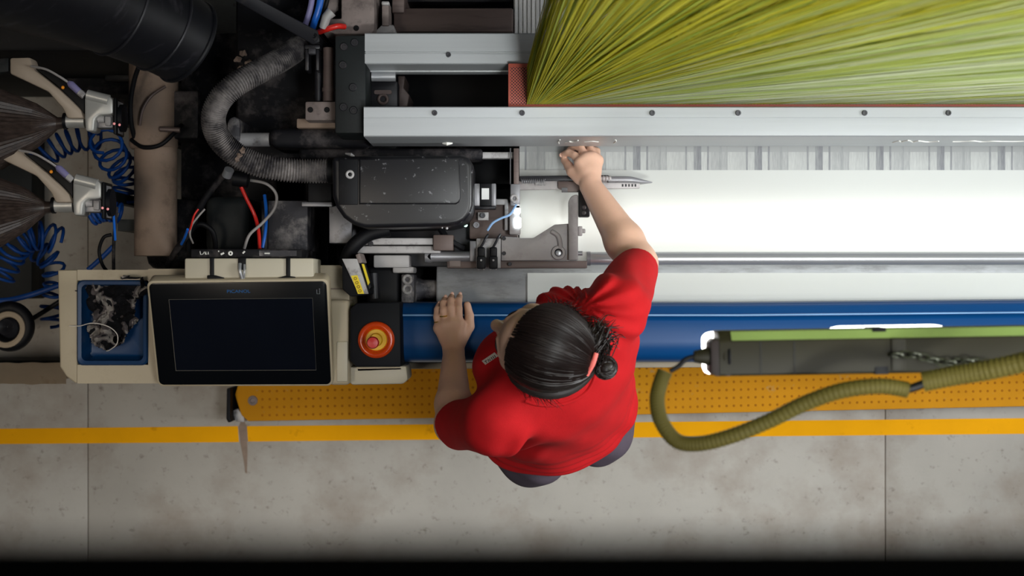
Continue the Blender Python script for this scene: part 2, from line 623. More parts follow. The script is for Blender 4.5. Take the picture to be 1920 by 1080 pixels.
# plate beside the beams with its bolts
pl = put('end_plate', B().box(628, 66, 686, 250, 1.16, 0.34, 0.004), 'dark_paint', bed)
for x, y in ((665, 80), (645, 88), (643, 122), (662, 164), (644, 201), (663, 207)):
    bolt(W(x, y, 1.16), 0.0085, pl, 'dark_steel', 0.004)
put('guide_post', B().tube([W(616, 90, 1.07), W(616, 190, 1.07)], 0.012, 16).tube([W(616, 165, 1.07), W(616, 172, 1.07)], 0.014, 16), 'brown_steel', bed)
put('guide_post', B().tube([W(597, 100, 1.05), W(597, 190, 1.05)], 0.008, 12), 'dark_steel', bed)
br = put('bearing_block', B().box(572, 190, 632, 226, 1.08, 0.26, 0.004), 'rust_grey', bed)
bolt(W(582, 206, 1.08), 0.006, br, 'black', 0.003)
bolt(W(613, 206, 1.08), 0.006, br, 'black', 0.003)
put('ledge', B().box(556, 222, 645, 240, 1.03, 0.2, 0.003), 'beige_pipe', bed)
put('cross_tube', B().box(505, 240, 690, 276, 1.02, 0.2, 0.014, 3), 'dusty_black', bed)
put('cross_tube', B().box(560, 278, 905, 300, 0.97, 0.12, 0.008, 3), 'dusty_black', bed)
put('pipe_end', B().tube([W(448, 262, 0.98), W(506, 262, 0.98)], 0.0155, 18), 'pale_metal', bed)
put('pipe_cap', B().prism([(426, 232), (430, 222), (440, 218), (449, 224), (450, 262), (444, 270), (430, 270), (425, 258)], 1.0, 0.18, 0.004), 'lint_steel', bed)
lp = put('lug_plate', B().prism([(640, -30), (702, -30), (702, 56), (696, 64), (628, 64), (618, 60), (604, 60), (604, 35), (640, 35)], 1.1, 0.24, 0.003), 'rust_grey', bed)
bolt(W(668, 53, 1.1), 0.006, lp, 'black', 0.003)
put('lug_plate', B().prism([(600, -30), (636, -30), (634, 20), (608, 40), (596, 58), (590, 54)], 1.04, 0.2, 0.003), 'rust_grey', bed)
put('lever', B().tube([W(606, 52, 1.12), W(612, 32, 1.13), W(622, 22, 1.13)], [0.009, 0.010, 0.012], 12), 'pale_metal', bed)
put('stud_post', B().box(716, 2, 729, 48, 1.05, 0.3, 0.002), 'rust_grey', bed)
put('stud_cap', B().box(715, 2, 730, 9, 1.06, 0.02, 0.003), 'pale_metal', bed)
put('stop_block', B().prism([(700, 62), (716, 46), (738, 46), (742, 62)], 1.04, 0.2, 0.003), 'pale_metal', bed)
put('rear_bar', B().box(738, 15, 962, 60, 0.98, 0.14, 0.004), 'brown_steel', bed)
put('rear_bar', B().box(738, -60, 960, 4, 0.88, 0.14, 0.004), 'dark_steel', bed)
put('rear_bracket', B().box(735, -20, 758, 24, 0.99, 0.2, 0.003), 'brown_steel', bed)
put('clamp', B().box(571, 84, 600, 92, 1.1, 0.03, 0.002).box(572, 92, 579, 132, 1.1, 0.05, 0.002).box(592, 92, 598, 132, 1.1, 0.05, 0.002), 'dark_steel', bed)
put('clamp_pad', B().box(578, 90, 592, 101, 1.11, 0.02, 0.002), 'lint_steel', bed)
# lower machine bits, left of the operator
put('panel', B().box(497, 376, 577, 472, 0.90, 0.2, 0.003), 'lint_steel', bed)
put('panel_rib', B().box(490, 376, 500, 470, 0.93, 0.2, 0.002), 'dark_steel', bed)
put('gear_case', B().box(384, 368, 466, 476, 0.84, 0.5, 0.02, 3), 'dark_paint', bed)
put('gear_case', B().box(270, 372, 380, 505, 0.62, 0.4, 0.03, 3), 'dusty_black', bed)
put('frame_web', B().box(577, 340, 622, 384, 0.99, 0.4, 0.003), 'black_rubber', bed)
put('edge_strip', B().box(566, 379, 622, 387, 1.0, 0.03, 0.001), 'steel', bed)
put('side_sheet', B().box(617, 386, 660, 456, 0.97, 0.3, 0.002), 'steel', bed)
put('sheath', B().box(578, 388, 616, 498, 0.7, 0.3, 0.002), 'black', bed)  # black block filling an open void between the plates
put('elbow_duct', B().tube([W(648, 495, 1.0), W(660, 465, 1.02), W(690, 440, 1.02), W(730, 430, 1.02)], 0.016, 14, 6), 'black_rubber', bed)
put('base_plate', B().prism([(700, 425), (955, 395), (960, 440), (960, 500), (690, 500)], 0.90, 0.3, 0.003), 'dark_steel', bed)
put('base_plate', B().prism([(880, 386), (966, 378), (972, 450), (880, 448)], 0.935, 0.05, 0.003), 'brown_steel', bed)
put('inner_plate', B().box(740, 500, 830, 585, 0.72, 0.3, 0.003), 'black', bed)
put('slot_wall', B().box(886, 298, 964, 345, 0.80, 0.2, 0.002), 'black', bed)
put('lower_bar', B().box(838, 489, 1101, 503, 0.972, 0.06, 0.002), 'brown_steel', bed)
put('bar_end', B().box(842, 486, 864, 500, 0.976, 0.03, 0.002), 'rust_grey', bed)
put('pillar', B().box(963, 278, 973, 346, 0.98, 0.3, 0.001), 'brown_steel', bed)
put('pin', B().tube([W(957, 278, 0.97), W(957, 346, 0.97)], 0.0014, 8), 'steel', bed)
put('reed_rail', B().box(886, 285, 968, 297, 0.955, 0.03, 0.002), 'pale_metal', bed)
for x0 in (0.0,):
    rl = put('slide_rail', B().box(672, 446, 826, 459, 1.0, 0.06, 0.003), 'pale_metal', bed)
    bolt(W(695, 457, 1.0), 0.006, rl, 'dark_steel', 0.004)
    rl = put('slide_rail', B().box(668, 461, 826, 475, 0.99, 0.06, 0.003), 'pale_metal', bed)
put('rail_stop', B().box(812, 440, 850, 470, 1.01, 0.08, 0.003), 'brown_steel', bed)
put('spindle', B().tube([W(797, 481, 0.97), W(806, 481, 0.97), W(812, 481, 0.97), W(895, 481, 0.97)], [0.013, 0.0145, 0.0115, 0.0115], 18), 'steel', bed)
put('spindle_bore', B().tube([W(801, 481, 0.975), W(809, 481, 0.9795)], 0.0075, 16), 'black', bed)
put('flat_hose', B().tube([W(826, 430, 0.99), W(842, 450, 1.0), W(868, 466, 0.98)], 0.007, 10, 5), 'black_rubber', bed)
for x, y, r, m in ((905, 404, 0.006, 'bolt_steel'), (893, 422, 0.0075, 'steel'), (1047, 0, 0, '')):
    if r:
        bolt(W(x, y, 0.955), r, bed, m, 0.006)
put('bolt_plate', B().box(896, 398, 916, 413, 0.952, 0.03, 0.001), 'pale_metal', bed)
put('lint_patch', B().box(930, 373, 952, 384, 0.952, 0.03, 0.002).box(946, 376, 953, 432, 0.953, 0.03, 0.002), 'pale_metal', bed)
# take-up side: coupling and shaft
put('coupling', B().box(700, 478, 768, 502, 0.96, 0.1, 0.004).box(736, 500, 776, 512, 0.955, 0.1, 0.004), 'pale_metal', bed)
put('coupling_arm', B().box(752, 514, 777, 568, 0.95, 0.1, 0.004), 'lint_steel', bed)
for y in (524, 542):
    put('coupling_ring', B().torus(W(764, y, 0.952), 0.0085, 0.0035, n=20, m=8), 'pale_metal', bed)
put('drive_case', B().box(688, 500, 750, 590, 0.935, 0.4, 0.01, 3), 'black_rubber', bed)
put('drive_rib', B().tube([W(700, 512, 0.94), W(703, 560, 0.94)], 0.011, 12), 'dark_steel', bed)
put('shaft', B().tube([W(776, 542, 0.86), W(795, 542, 0.86), W(822, 542, 0.86)], [0.030, 0.022, 0.022], 20), 'lint_steel', bed)
cl = [(446, 112), (456, 100), (466, 118), (452, 128), (462, 136), (497, 122)]
for x, y in cl:
    lc = B()
    lc.ball(W(x, y, 0.872), .008, .0065, .006, 14)
    for v in lc.bm.verts:
        v.co += noise.noise_vector(v.co * 160) * 0.005
    put('lint_clump', lc, 'lint', bed)

# ------------------------------------------------------------------ aluminium beams


def al_beam(name, label, x0, y0, y1, y1f, z0, z1, grooves):
    t = thing(name, label, 'beam', W(1300, (y0 + y1) / 2, z1))
    a, bq, c = W(x0, y0, z0), W(x0, y1, z0), 1.75
    b = B()
    yt0, yt1 = a.y, bq.y
    prof = [(yt0, z0 - 0.002), (yt0 - 0.002, z0), (yt1 + 0.002, z0), (yt1, z0 - 0.003), (yt1, z1), (yt0, z1)]
    # grooves cut along the top face
    cut = []
    for gy in grooves:
        g = W(0, gy, z0).y
        cut += [(g + 0.0011, z0), (g + 0.0008, z0 - 0.0022), (g - 0.0008, z0 - 0.0022), (g - 0.0011, z0)]
    prof = prof[:2] + cut + prof[2:]
    b.loft([[Vector((x, p[0], p[1])) for p in prof] for x in (a.x, c)])
    put('body', b, 'aluminium', t, 30)
    return t


fb = al_beam('front_beam', 'bright aluminium beam with bolts, running right above the white fabric', 682, 200, 256, 275, 1.20, 0.98, (221,))
for x in (815, 979, 1223, 1384, 1621, 1778):
    bolt(W(x, 212, 1.20), 0.0058, fb)
yf = W(0, 256, 1.20).y - 0.0006


def scrawl(pts, parent, name='chalk_mark', r=0.0016):
    P = []
    for px, py in pts:
        s_ = -yf * F / (py - 540)          # distance below the camera at which the front face meets this pixel row
        P.append(Vector(((px - 960) * s_ / F, yf, H - s_)))
    return put(name, B().tube(P, r, 6, 4), 'chalk', parent)


scrawl([(1050, 262), (1047, 265), (1048, 269)], fb)
scrawl([(1060, 267), (1068, 265), (1074, 266), (1084, 263)], fb)
scrawl([(1096, 266), (1110, 265), (1122, 266)], fb, r=0.001)
scrawl([(1154, 262), (1155, 265), (1151, 268)], fb)
scrawl([(1674, 267), (1686, 264), (1690, 266), (1702, 263), (1712, 266), (1722, 264), (1740, 266), (1760, 264.5)], fb)
scrawl([(1786, 265.5), (1806, 265), (1826, 264), (1840, 265.5), (1862, 264.5), (1880, 265), (1906, 265), (1919, 264.6)], fb)
put('paint_chip', B().tube([Vector((W(830, 267, 1.06).x, yf, 1.06)), Vector((W(838, 267, 1.06).x, yf, 1.065)), Vector((W(848, 266, 1.06).x, yf, 1.06))], [0.002, 0.006, 0.002], 8), 'chalk', fb)
rb = al_beam('rear_beam', 'aluminium beam with one bolt, crossing behind the red perforated board', 684, 62, 120, 135, 1.16, 1.00, (97, 100))
put('lower_lip', B().wbox((W(690, 0, 1.1).x, W(0, 135, 1.06).y, 1.03), (1.75, W(0, 122, 1.06).y, 1.06), 0.002), 'aluminium', rb)
bolt(W(841, 103, 1.16), 0.0055, rb)
cb = thing('clamp_block', 'black clamp block with chrome roller between the two aluminium beams', 'clamp', W(718, 170, 0.9))
put('body', B().box(694, 152, 746, 201, 1.03, 0.17, 0.004), 'dark_steel', cb)
put('roller', B().tube([W(697, 143, 1.05), W(742, 143, 1.05)], 0.0115, 20), 'chrome', cb)
put('cheek', B().prism([(684, 140), (690, 134), (694, 150), (694, 200), (684, 200)], 1.05, 0.2, 0.002), 'rust_grey', cb)
put('key_plate', B().rrect([(W(718, 173, 1.034).x, W(718, 173, 1.034).y, 0.019, 0.0045, 0.004, 1.028), (W(718, 173, 1.034).x, W(718, 173, 1.034).y, 0.019, 0.0045, 0.004, 1.036)]), 'brown_steel', cb)
put('eccentric', B().torus(W(718, 186, 1.034), 0.0095, 0.0035, n=22, m=8), 'brown_steel', cb)
put('side_casting', B().prism([(746, 142), (760, 142), (757, 165), (768, 178), (764, 200), (746, 201)], 0.98, 0.14, 0.003), 'brown_steel', cb)

# ------------------------------------------------------------------ perforated board and the cords that rise from it
hb = thing('comber_board', 'brick red perforated board under the green cords', 'board', W(1400, 160, 1.13))
b = B()
p0, p1 = W(953, 119, 1.175), W(953, 201, 1.175)
b.wbox((p0.x, p1.y, 1.155), (1.75, p0.y, 1.175), 0.001)
put('frame', b, 'red_board', hb)
b = B()
q0, q1 = W(957, 126, 1.176), W(957, 196, 1.176)
b.wbox((q0.x, q1.y, 1.15), (1.75, q0.y, 1.1762))
put('hole_field', b, 'red_perforated', hb)

PQ, CL = [], []


def cord(p, q, r, col):
    PQ.append((tuple(p), tuple(q)))
    CL.append(col)


ylo, yhi = W(0, 195, 1.177).y, W(0, 128, 1.177).y
cols3 = [rgb((236, 230, 92)), rgb((226, 220, 98)), rgb((210, 222, 118)), rgb((242, 236, 106))]
pale3 = [rgb((232, 238, 206)), rgb((216, 228, 160)), rgb((238, 242, 222)), rgb((220, 228, 148))]
for rep in range(8):
    for c in range(64):
        for rw in range(13):
            t = min(1, max(0, (c + random.uniform(-.5, .5)) / 63))
            fr = rw / 12
            xb = W(988, 0, 1.177).x + rep * 0.145 + c * 0.00227
            yb = ylo + (yhi - ylo) * fr
            xe = xb + 0.16 + 1.75 * t ** 1.25 + random.uniform(-.02, .02)
            ye = 0.68 - 0.50 * t ** 0.45 + 0.10 * fr * (1 - 0.35 * t) + random.uniform(-.012, .012)
            pick = min(1, max(0, (t * 0.95 + random.uniform(-.10, .10) - fr * 0.12 - 0.34) / 0.30))  # cords blend to the paler set as they lean further right
            c_a, c_b = random.choice(cols3), random.choice(pale3)
            col = tuple(c_a[q] * (1 - pick) + c_b[q] * pick for q in range(3))
            g = random.uniform(0.92, 1.08)
            cord(Vector((xb, yb, 1.177)), Vector((xe, ye, 3.9)), 0.00115, tuple(x * g for x in col[:3]) + (1,))
PQ = np.array(PQ)
nc, SG = len(PQ), 18
dv = PQ[:, 1] - PQ[:, 0]
dn = dv / np.linalg.norm(dv, axis=1, keepdims=True)
cu = np.cross(dn, [1.0, 0.0, 0.0])
cu /= np.linalg.norm(cu, axis=1, keepdims=True)
cv = np.cross(dn, cu)
tt = np.linspace(0, 1, SG + 1) ** 1.4
cen = PQ[:, None, 0] + dv[:, None] * tt[None, :, None]
an = 2 * PI * np.arange(3) / 3
off = (cu[:, None] * np.cos(an)[None, :, None] + cv[:, None] * np.sin(an)[None, :, None]) * 0.00115
V = (cen[:, :, None, :] + off[:, None, :, :]).reshape(-1, 3)
ci, si, ki = np.meshgrid(np.arange(nc), np.arange(SG), np.arange(3), indexing='ij')
base = ci * (SG + 1) * 3 + si * 3
kj = (ki + 1) % 3
FQ = np.stack([base + ki, base + kj, base + 3 + kj, base + 3 + ki], -1).reshape(-1, 4)
me = bpy.data.meshes.new('harness_cords')
me.vertices.add(len(V))
me.vertices.foreach_set('co', V.astype(np.float32).ravel())
me.loops.add(FQ.size)
me.loops.foreach_set('vertex_index', FQ.ravel().astype(np.int32))
me.polygons.add(len(FQ))
me.polygons.foreach_set('loop_start', np.arange(0, FQ.size, 4, dtype=np.int32))
me.update(calc_edges=True)
ca = me.color_attributes.new('cord_tint', 'FLOAT_COLOR', 'POINT')
ca.data.foreach_set('color', np.repeat(np.array(CL, dtype=np.float32), (SG + 1) * 3, axis=0).ravel())
hc = mesh_obj('harness_cords', me, 'cord_green', None, 0)
tag(hc, 'dense fan of yellow green cords rising from the red perforated board', 'cords', kind='stuff')

# warp threads behind the loom, seen in a narrow strip beside the cords
b = B()
x = W(963, 0, 0.92).x
k = 0
while x < 1.6:
    b.bm.faces.ensure_lookup_table()
    w_ = 0.0028
    b.wbox((x, W(0, 64, 0.92).y, 0.915), (x + w_, 1.0, 0.92 + (0.002 if k % 3 else -0.004)))
    x += 0.0032
    k += 1
ws = put('warp_threads', b, 'warp_white', None, 0)
tag(ws, 'sheet of white warp threads running back behind the rear aluminium beam', 'threads', kind='stuff')

# ------------------------------------------------------------------ woven fabric, rod, rollers
zf = 0.93
YR = W(0, 485, 0.95).y                  # rod
prof = [(W(0, 200, zf).y, zf), (W(0, 320, zf).y, zf), (W(0, 420, zf).y, zf + 0.004), (W(0, 462, 0.945).y, 0.945), (YR + 0.010, 0.948), (YR - 0.004, 0.944)]
yc, zc, rr = W(0, 548, 0.82).y, 0.815, 0.085
for k in range(13):
    a = math.radians(60 + k * 11)
    prof.append((yc + (rr + 0.003) * math.cos(a), zc + (rr + 0.003) * math.sin(a)))


def sheet(b, x0, x1, prof, nx, th=0.0012):
    # thin cloth with two sides
    top = [[Vector((x0 + (x1 - x0) * i / nx, y, z)) for y, z in prof] for i in range(nx + 1)]
    vs = [[b.bm.verts.new(p) for p in r] for r in top]
    for i in range(nx):
        for k in range(len(prof) - 1):
            b.bm.faces.new((vs[i][k], vs[i + 1][k], vs[i + 1][k + 1], vs[i][k + 1]))


b = B()
sheet(b, W(974, 0, zf).x, 1.75, prof[:6], 60)
fab = put('woven_fabric', b, 'woven_white', None, 60)
tag(fab, 'bright white woven cloth with grey bar pattern under the front beam', 'cloth')
b = B()
sheet(b, W(989, 0, 0.9).x, 1.75, prof[6:], 8)
fw = put('fabric_wrap', b, 'woven_white', fab, 60)
rod = thing('breast_rod', 'chrome rod the white fabric passes over', 'rod', W(1500, 485, 0.93))
put('rod', B().cyl((W(1101, 0, 0.95).x, YR, 0.95), (1.75, YR, 0.95), 0.0148, n=28, bev=0.001), 'chrome', rod)
put('end_collar', B().cyl((W(1101, 0, 0.95).x - 0.001, YR, 0.95), (W(1107, 0, 0.95).x, YR, 0.95), 0.0158, n=28), 'steel', rod)
tr = thing('take_up_roller', 'dull metal take-up roller, bare at its end beside the white cloth', 'roller', (0.1, yc, zc))
put('drum', B().cyl((W(818, 0, 0.9).x, yc, zc), (1.75, yc, zc), rr, n=64, bev=0.004), 'roller_metal', tr, 50)
put('journal', B().cyl((W(800, 0, 0.86).x, yc, zc), (W(819, 0, 0.9).x, yc, zc), 0.03, n=24), 'dark_steel', tr)
for i, x in enumerate((902, 917, 922)):
    pass

# ------------------------------------------------------------------ temple device on the cloth
tp = thing('fabric_temple', 'grey temple bar with spring and pointed tip lying across the fabric', 'temple', W(1080, 345, 0.935))
put('bar', B().prism([(972, 339), (1198, 337), (1200, 353), (972, 356)], 0.968, 0.016, 0.002), 'cast_grey', tp)
put('cover_bar', B().prism([(974, 330), (1140, 328), (1150, 334), (1150, 338), (974, 340)], 0.974, 0.02, 0.002), 'dark_steel', tp)
b = B()
hx = [W(978 + 44 * i / 120, 0, 0.978).x for i in range(121)]
yc2 = W(0, 340, 0.978).y
b.tube([Vector((hx[i], yc2 + 0.0045 * math.cos(i * 0.63), 0.978 + 0.0045 * math.sin(i * 0.63))) for i in range(121)], 0.0011, 6)
put('spring', b, 'steel', tp)
b = B()
b.tube([Vector((W(1004 + 18 * i / 60, 0, 0.98).x, W(0, 343, .98).y + 0.005 * math.cos(i * 0.7), 0.976 + 0.005 * math.sin(i * 0.7))) for i in range(61)], 0.0014, 6)
put('spring', b, 'pale_metal', tp)
put('toothed_roller', B().tube([W(1100, 335, 0.976)] + [W(1104 + i * 3, 335, 0.976) for i in range(15)], [0.006] + [0.0068 if i % 2 else 0.0056 for i in range(15)], 12), 'cast_grey', tp)
put('sheath', B().tube([W(1140, 337, 0.974), W(1180, 337, 0.974), W(1202, 340, 0.972), W(1223, 342, 0.97)], [0.0075, 0.0075, 0.005, 0.001], 14, 4), 'steel', tp)
put('tip', B().tube([W(1200, 343, 0.966), W(1222, 342, 0.966)], [0.004, 0.0015], 12), 'chrome', tp)
put('slider', B().prism([(1046, 340), (1096, 340), (1096, 360), (1060, 360), (1046, 352)], 0.978, 0.02, 0.002), 'brown_steel', tp)
put('nut', B().tube([W(1053, 356, 0.976), W(1064, 356, 0.976)], 0.006, 6), 'steel', tp)
for x in (1166, 1172, 1178, 1184, 1190):
    put('stamp', B().box(x, 345, x + 3, 350, 0.9686, 0.0012), 'dark_steel', tp)

cs = thing('temple_bracket', 'grey cast bracket plate with pivot hole at the fabric edge', 'bracket', W(1010, 460, 0.95))
put('plate', B().prism([(940, 443), (976, 446), (1000, 446), (1040, 421), (1070, 419), (1072, 488), (940, 489)], 0.982, 0.014, 0.002), 'cast_grey', cs)
put('post', B().prism([(1066, 378), (1070, 369), (1077, 365), (1084, 365), (1084, 488), (1066, 488)], 0.995, 0.03, 0.003), 'cast_grey', cs)
put('arm', B().box(1085, 356, 1106, 407, 0.992, 0.03, 0.003), 'dark_steel', cs)
put('rib', B().tube([W(1034, 434, 0.983), W(1046, 442, 0.984), W(1050, 456, 0.984), (W(1050, 466, 0.984))], 0.0055, 10, 5), 'cast_grey', cs)
put('boss', B().lathe(W(1047, 474, 0.980), [(0.016, 0), (0.016, 0.006), (0.0145, 0.008), (0.009, 0.008), (0.0085, 0.002), (0.0001, 0.002)], 28), 'cast_grey', cs)
put('pivot_pin', B().lathe(W(1047, 475, 0.982), [(0.0075, 0), (0.0075, 0.006), (0.005, 0.0085), (0.0001, 0.009)], 20), 'chrome', cs)
put('lug', B().box(1084, 424, 1092, 442, 0.985, 0.02, 0.002).box(1090, 429, 1098, 437, 0.982, 0.014, 0.002), 'cast_grey', cs)
put('screw', B().tube([W(1079, 475, 0.985), W(1092, 475, 0.985)], 0.0052, 12), 'chrome', cs)
for y in (389, 399):
    put('bolt', B().ball(W(1095, y, 0.993), 0.005, 0.005, 0.003, 10), 'steel', cs)
for x, y in ((945, 447), (945, 475), (956, 495)):
    bolt(W(x, y, 0.982), 0.0045, cs, 'dark_steel', 0.003)

# ------------------------------------------------------------------ breast cover (blue) and its lip
bc = thing('breast_cover', 'long glossy blue cover along the front of the loom', 'cover', W(1300, 630, 0.7))
pf = [(566, 0.925), (569, 0.955), (578, 0.968), (586, 0.972), (589, 0.976), (593, 0.976), (596, 0.970), (602, 0.966), (640, 0.964), (664, 0.960), (674, 0.950), (679, 0.925)]
xl, xr = W(750, 0, 0.96).x, 1.75
ring = [(W(0, y, z).y, z) for y, z in pf]
dz = [0.0] * len(ring)
b = B()
k1 = ring + [(ring[-1][0], 0.60), (ring[0][0], 0.60)]
b.loft([[Vector((xl, y, z)) for y, z in k1], [Vector((0.5, y, z)) for y, z in k1], [Vector((xr, y + 0.012, z)) for y, z in k1]])
put('shell', b, 'blue_paint', bc, 40)
put('ridge_highlight', B().tube([Vector((xl + 0.004, W(0, 591, 0.976).y, 0.9757)), Vector((0.5, W(0, 591, 0.976).y, 0.9757)), Vector((xr, W(0, 591, 0.976).y + 0.012, 0.9757))], 0.0019, 8), 'highlight_blue', bc)  # bright reflection line along the ridge, built as a paler tube
put('lip', B().prism([(745, 680), (745, 692), (2300, 684), (2300, 672), (1400, 678)], 0.78, 0.10, 0.003), 'cream', bc)
put('lower_panel', B().wbox((xl, W(0, 684, 0.7).y, 0.12), (xr, W(0, 672, 0.7).y, 0.60)), 'cream', bc)

# ------------------------------------------------------------------ foot platform
fp = thing('foot_platform', 'low yellow studded foot platform along the loom front', 'platform', W(1000, 740, 0))
b = B()
b.prism([(440, 740), (446, 722), (462, 702), (470, 690), (1400, 676), (2500, 664), (2500, 750), (1180, 778), (465, 790), (452, 778)], 0.115, 0.03, 0.004)
put('tread', b, 'tread_yellow', fp)
put('skirt', B().prism([(470, 700), (1400, 690), (2400, 680), (2400, 744), (1180, 768), (475, 780)], 0.086, 0.086), 'dark_paint', fp)
b = B()
r0, r1 = None, None
for j in range(6):
    for i in range(150):
        px = 492 + i * 13.6
        py = 704 + j * 15 - (px - 480) * 0.0185 - (6 if px > 1180 else 0) * (px - 1180) / 740
        if 1 and py < 786 - (px - 465) * 0.0185:
            p = W(px, py, 0.115)
            vs = [b.bm.verts.new((p.x + 0.0042 * math.cos(a), p.y + 0.0042 * math.sin(a), 0.1148)) for a in [PI / 3 * q for q in range(6)]]
            tpv = b.bm.verts.new((p.x, p.y, 0.1172))
            for q in range(6):
                b.bm.faces.new((vs[q], vs[(q + 1) % 6], tpv))
st = put('tread_studs', b, 'tread_stud', fp)
st['kind'] = 'stuff'
put('end_knob', B().lathe(W(474, 751, 0.115), [(0.014, 0), (0.013, 0.004), (0.007, 0.006), (0.006, 0.002), (0.0001, 0.002)], 20), 'rust_grey', fp)
put('worn_corner', B().prism([(436, 770), (446, 766), (458, 782), (458, 792), (440, 790)], 0.112, 0.11, 0.003), 'pale_metal', fp)
fl = tag(put('floor_bracket', B().prism([(425, 728), (432, 728), (432, 784), (436, 790), (428, 793), (424, 786)], 0.16, 0.16, 0.003), 'navy_black'), 'slim black upright bracket at the end of the yellow platform', 'bracket')

# ------------------------------------------------------------------ motor cover and the corrugated hose
mc = thing('motor_cover', 'black moulded cover flecked with lint beside the operator', 'cover', W(755, 360, 0.86))
out = [(622, 300), (626, 293), (866, 291), (879, 296), (887, 309), (887, 384), (883, 400), (872, 414), (858, 421), (840, 424), (684, 428), (662, 421), (644, 408), (630, 388), (623, 366)]
b = B()
b.prism(out, 1.14, 0.24, 0.022, 4, True)
put('shell', b, 'black_cover', mc, 40)
b = B()
b.prism([(673, 297), (862, 295), (863, 372), (861, 379), (855, 383), (673, 383)], 1.1445, 0.012, 0.004, 3, True)
put('raised_panel', b, 'black_cover', mc, 40)
put('mount_strap', B().box(635, 298, 671, 384, 1.143, 0.006, 0.002), 'black_rubber', mc)
put('washer', B().torus(W(656, 327, 1.1445), 0.0065, 0.003, n=20, m=8), 'pale_metal', mc)
put('screw', B().ball(W(656, 327, 1.144), 0.0045, 0.0045, 0.003, 10), 'black', mc)
put('paint_flake', B().tube([W(648, 288, 1.08), W(658, 290, 1.085), W(664, 293, 1.08)], [0.002, 0.004, 0.002], 8), 'pale_metal', mc)

path = [(624, 320, 1.07), (580, 321, 1.07), (530, 318, 1.08), (480, 308, 1.09), (440, 288, 1.10), (410, 258, 1.12), (400, 222, 1.14), (412, 188, 1.15), (440, 160, 1.15), (478, 138, 1.13), (520, 116, 1.10), (548, 98, 1.08), (560, 88, 1.06)]
P, R = spline([W(*p) for p in path], [0.0262] * len(path), 38)
R = [r * (1.0 if (i % 4) in (0, 1) else 0.88) for i, r in enumerate(R)]
ch = thing('corrugated_hose', 'dusty black corrugated hose bending from the motor cover', 'hose', W(420, 240, 1.05))
put('tube', B().tube(P, R, 22), 'hose_black', ch, 0)
put('clamp_ring', B().tube([W(616, 320, 1.07), W(626, 320, 1.07)], 0.0285, 24), 'black_rubber', ch)
for q in ((440, 283), (449, 292), (444, 299), (455, 282)):
    lc = B()
    lc.ball(W(q[0], q[1], 1.119), .006, .006, .005, 14)
    for v in lc.bm.verts:
        v.co += noise.noise_vector(v.co * 170) * 0.005
    put('lint_tuft', lc, 'lint', ch)
put('strap', B().tube([W(425, 330, 1.02), W(430, 318, 1.03)], 0.011, 12), 'chrome', ch)
put('cuff', B().tube([W(438, 334, 1.0), W(465, 338, 1.0)], 0.017, 16), 'black_rubber', ch)

sv = thing('servo_motor', 'small square motor with white label beside the black cover', 'motor', W(909, 365, 0.9))
put('core', B().box(900, 344, 921, 386, 1.0, 0.1, 0.002), 'black_rubber', sv)
put('end_plate', B().box(886, 344, 900, 386, 0.998, 0.1, 0.002), 'steel', sv)
put('end_plate', B().box(921, 344, 930, 386, 0.998, 0.1, 0.002), 'steel', sv)
put('label', B().box(903, 353, 917, 374, 1.0012, 0.0014), 'label_white', sv)
put('foot', B().box(890, 386, 930, 392, 0.97, 0.05, 0.002), 'dark_steel', sv)

cn = thing('connector_block', 'pair of black cable connectors on a pale bracket', 'connector', W(912, 475, 0.9))
put('bracket', B().box(893, 447, 939, 503, 0.99, 0.03, 0.002), 'pale_metal', cn)
put('tab', B().box(881, 452, 894, 490, 0.985, 0.02, 0.001), 'steel', cn)
for x in (903, 926):
    b = B()
    b.box(x - 8, 463, x + 6, 482, 1.02, 0.035, 0.004, 3).box(x - 9, 480, x + 7, 504, 1.024, 0.04, 0.003)
    p = put('connector', b, 'black_rubber', cn)
    put('screw', B().ball(W(x - 1, 488, 1.0245), 0.0025, 0.0025, 0.0012, 8), 'pale_metal', p)
    put('wire', B().tube([W(x - 3, 466, 1.01), W(x + 3, 456, 1.012), W(x + 8, 446, 1.01), W(x + 12, 440, 0.99)], 0.0028, 8, 5), 'dark_steel', p)
    put('terminal', B().ball(W(x - 6, 505, 1.0), 0.003, 0.002, 0.003, 8).ball(W(x + 4, 505, 1.0), 0.003, 0.002, 0.003, 8), 'pale_metal', p)
wl = thing('work_light', 'small glowing white lamp above the cast bracket plate', 'lamp', W(968, 420, 0.93))
put('housing', B().box(955, 398, 976, 440, 0.972, 0.03, 0.003), 'cast_grey', wl)
put('lens', B().box(964, 408, 977, 427, 0.976, 0.006, 0.002), 'led', wl)
put('lens', B().box(964, 390, 976, 400, 0.976, 0.006, 0.002), 'led', wl)
put('mount_eye', B().torus(W(964, 372, 0.985), 0.0065, 0.0028, n=18, m=8), 'pale_metal', wl)
put('mount', B().box(957, 345, 975, 384, 0.982, 0.04, 0.002), 'steel', wl)
tag(put('blue_air_tube', B().tube([W(914, 432, 1.0), W(924, 418, 1.005), W(940, 409, 1.005), W(956, 402, 1.0), W(968, 384, 0.99)], 0.0026, 8, 6), 'pale_blue_tube'), 'thin pale blue air tube curving above the connectors', 'tube')
gl = tag(put('indicator_light', B().ball(W(873, 422, 0.95), 0.0045, 0.0045, 0.004, 12), 'green_led'), 'tiny mint green indicator light under the black cover', 'light')
for x, y, rr_ in ((829, 427, 0.002), (838, 428, 0.003)):
    put('lint_speck', B().ball(W(x, y, 1.1), rr_, rr_, 0.0015, 8), 'pale_metal', mc)

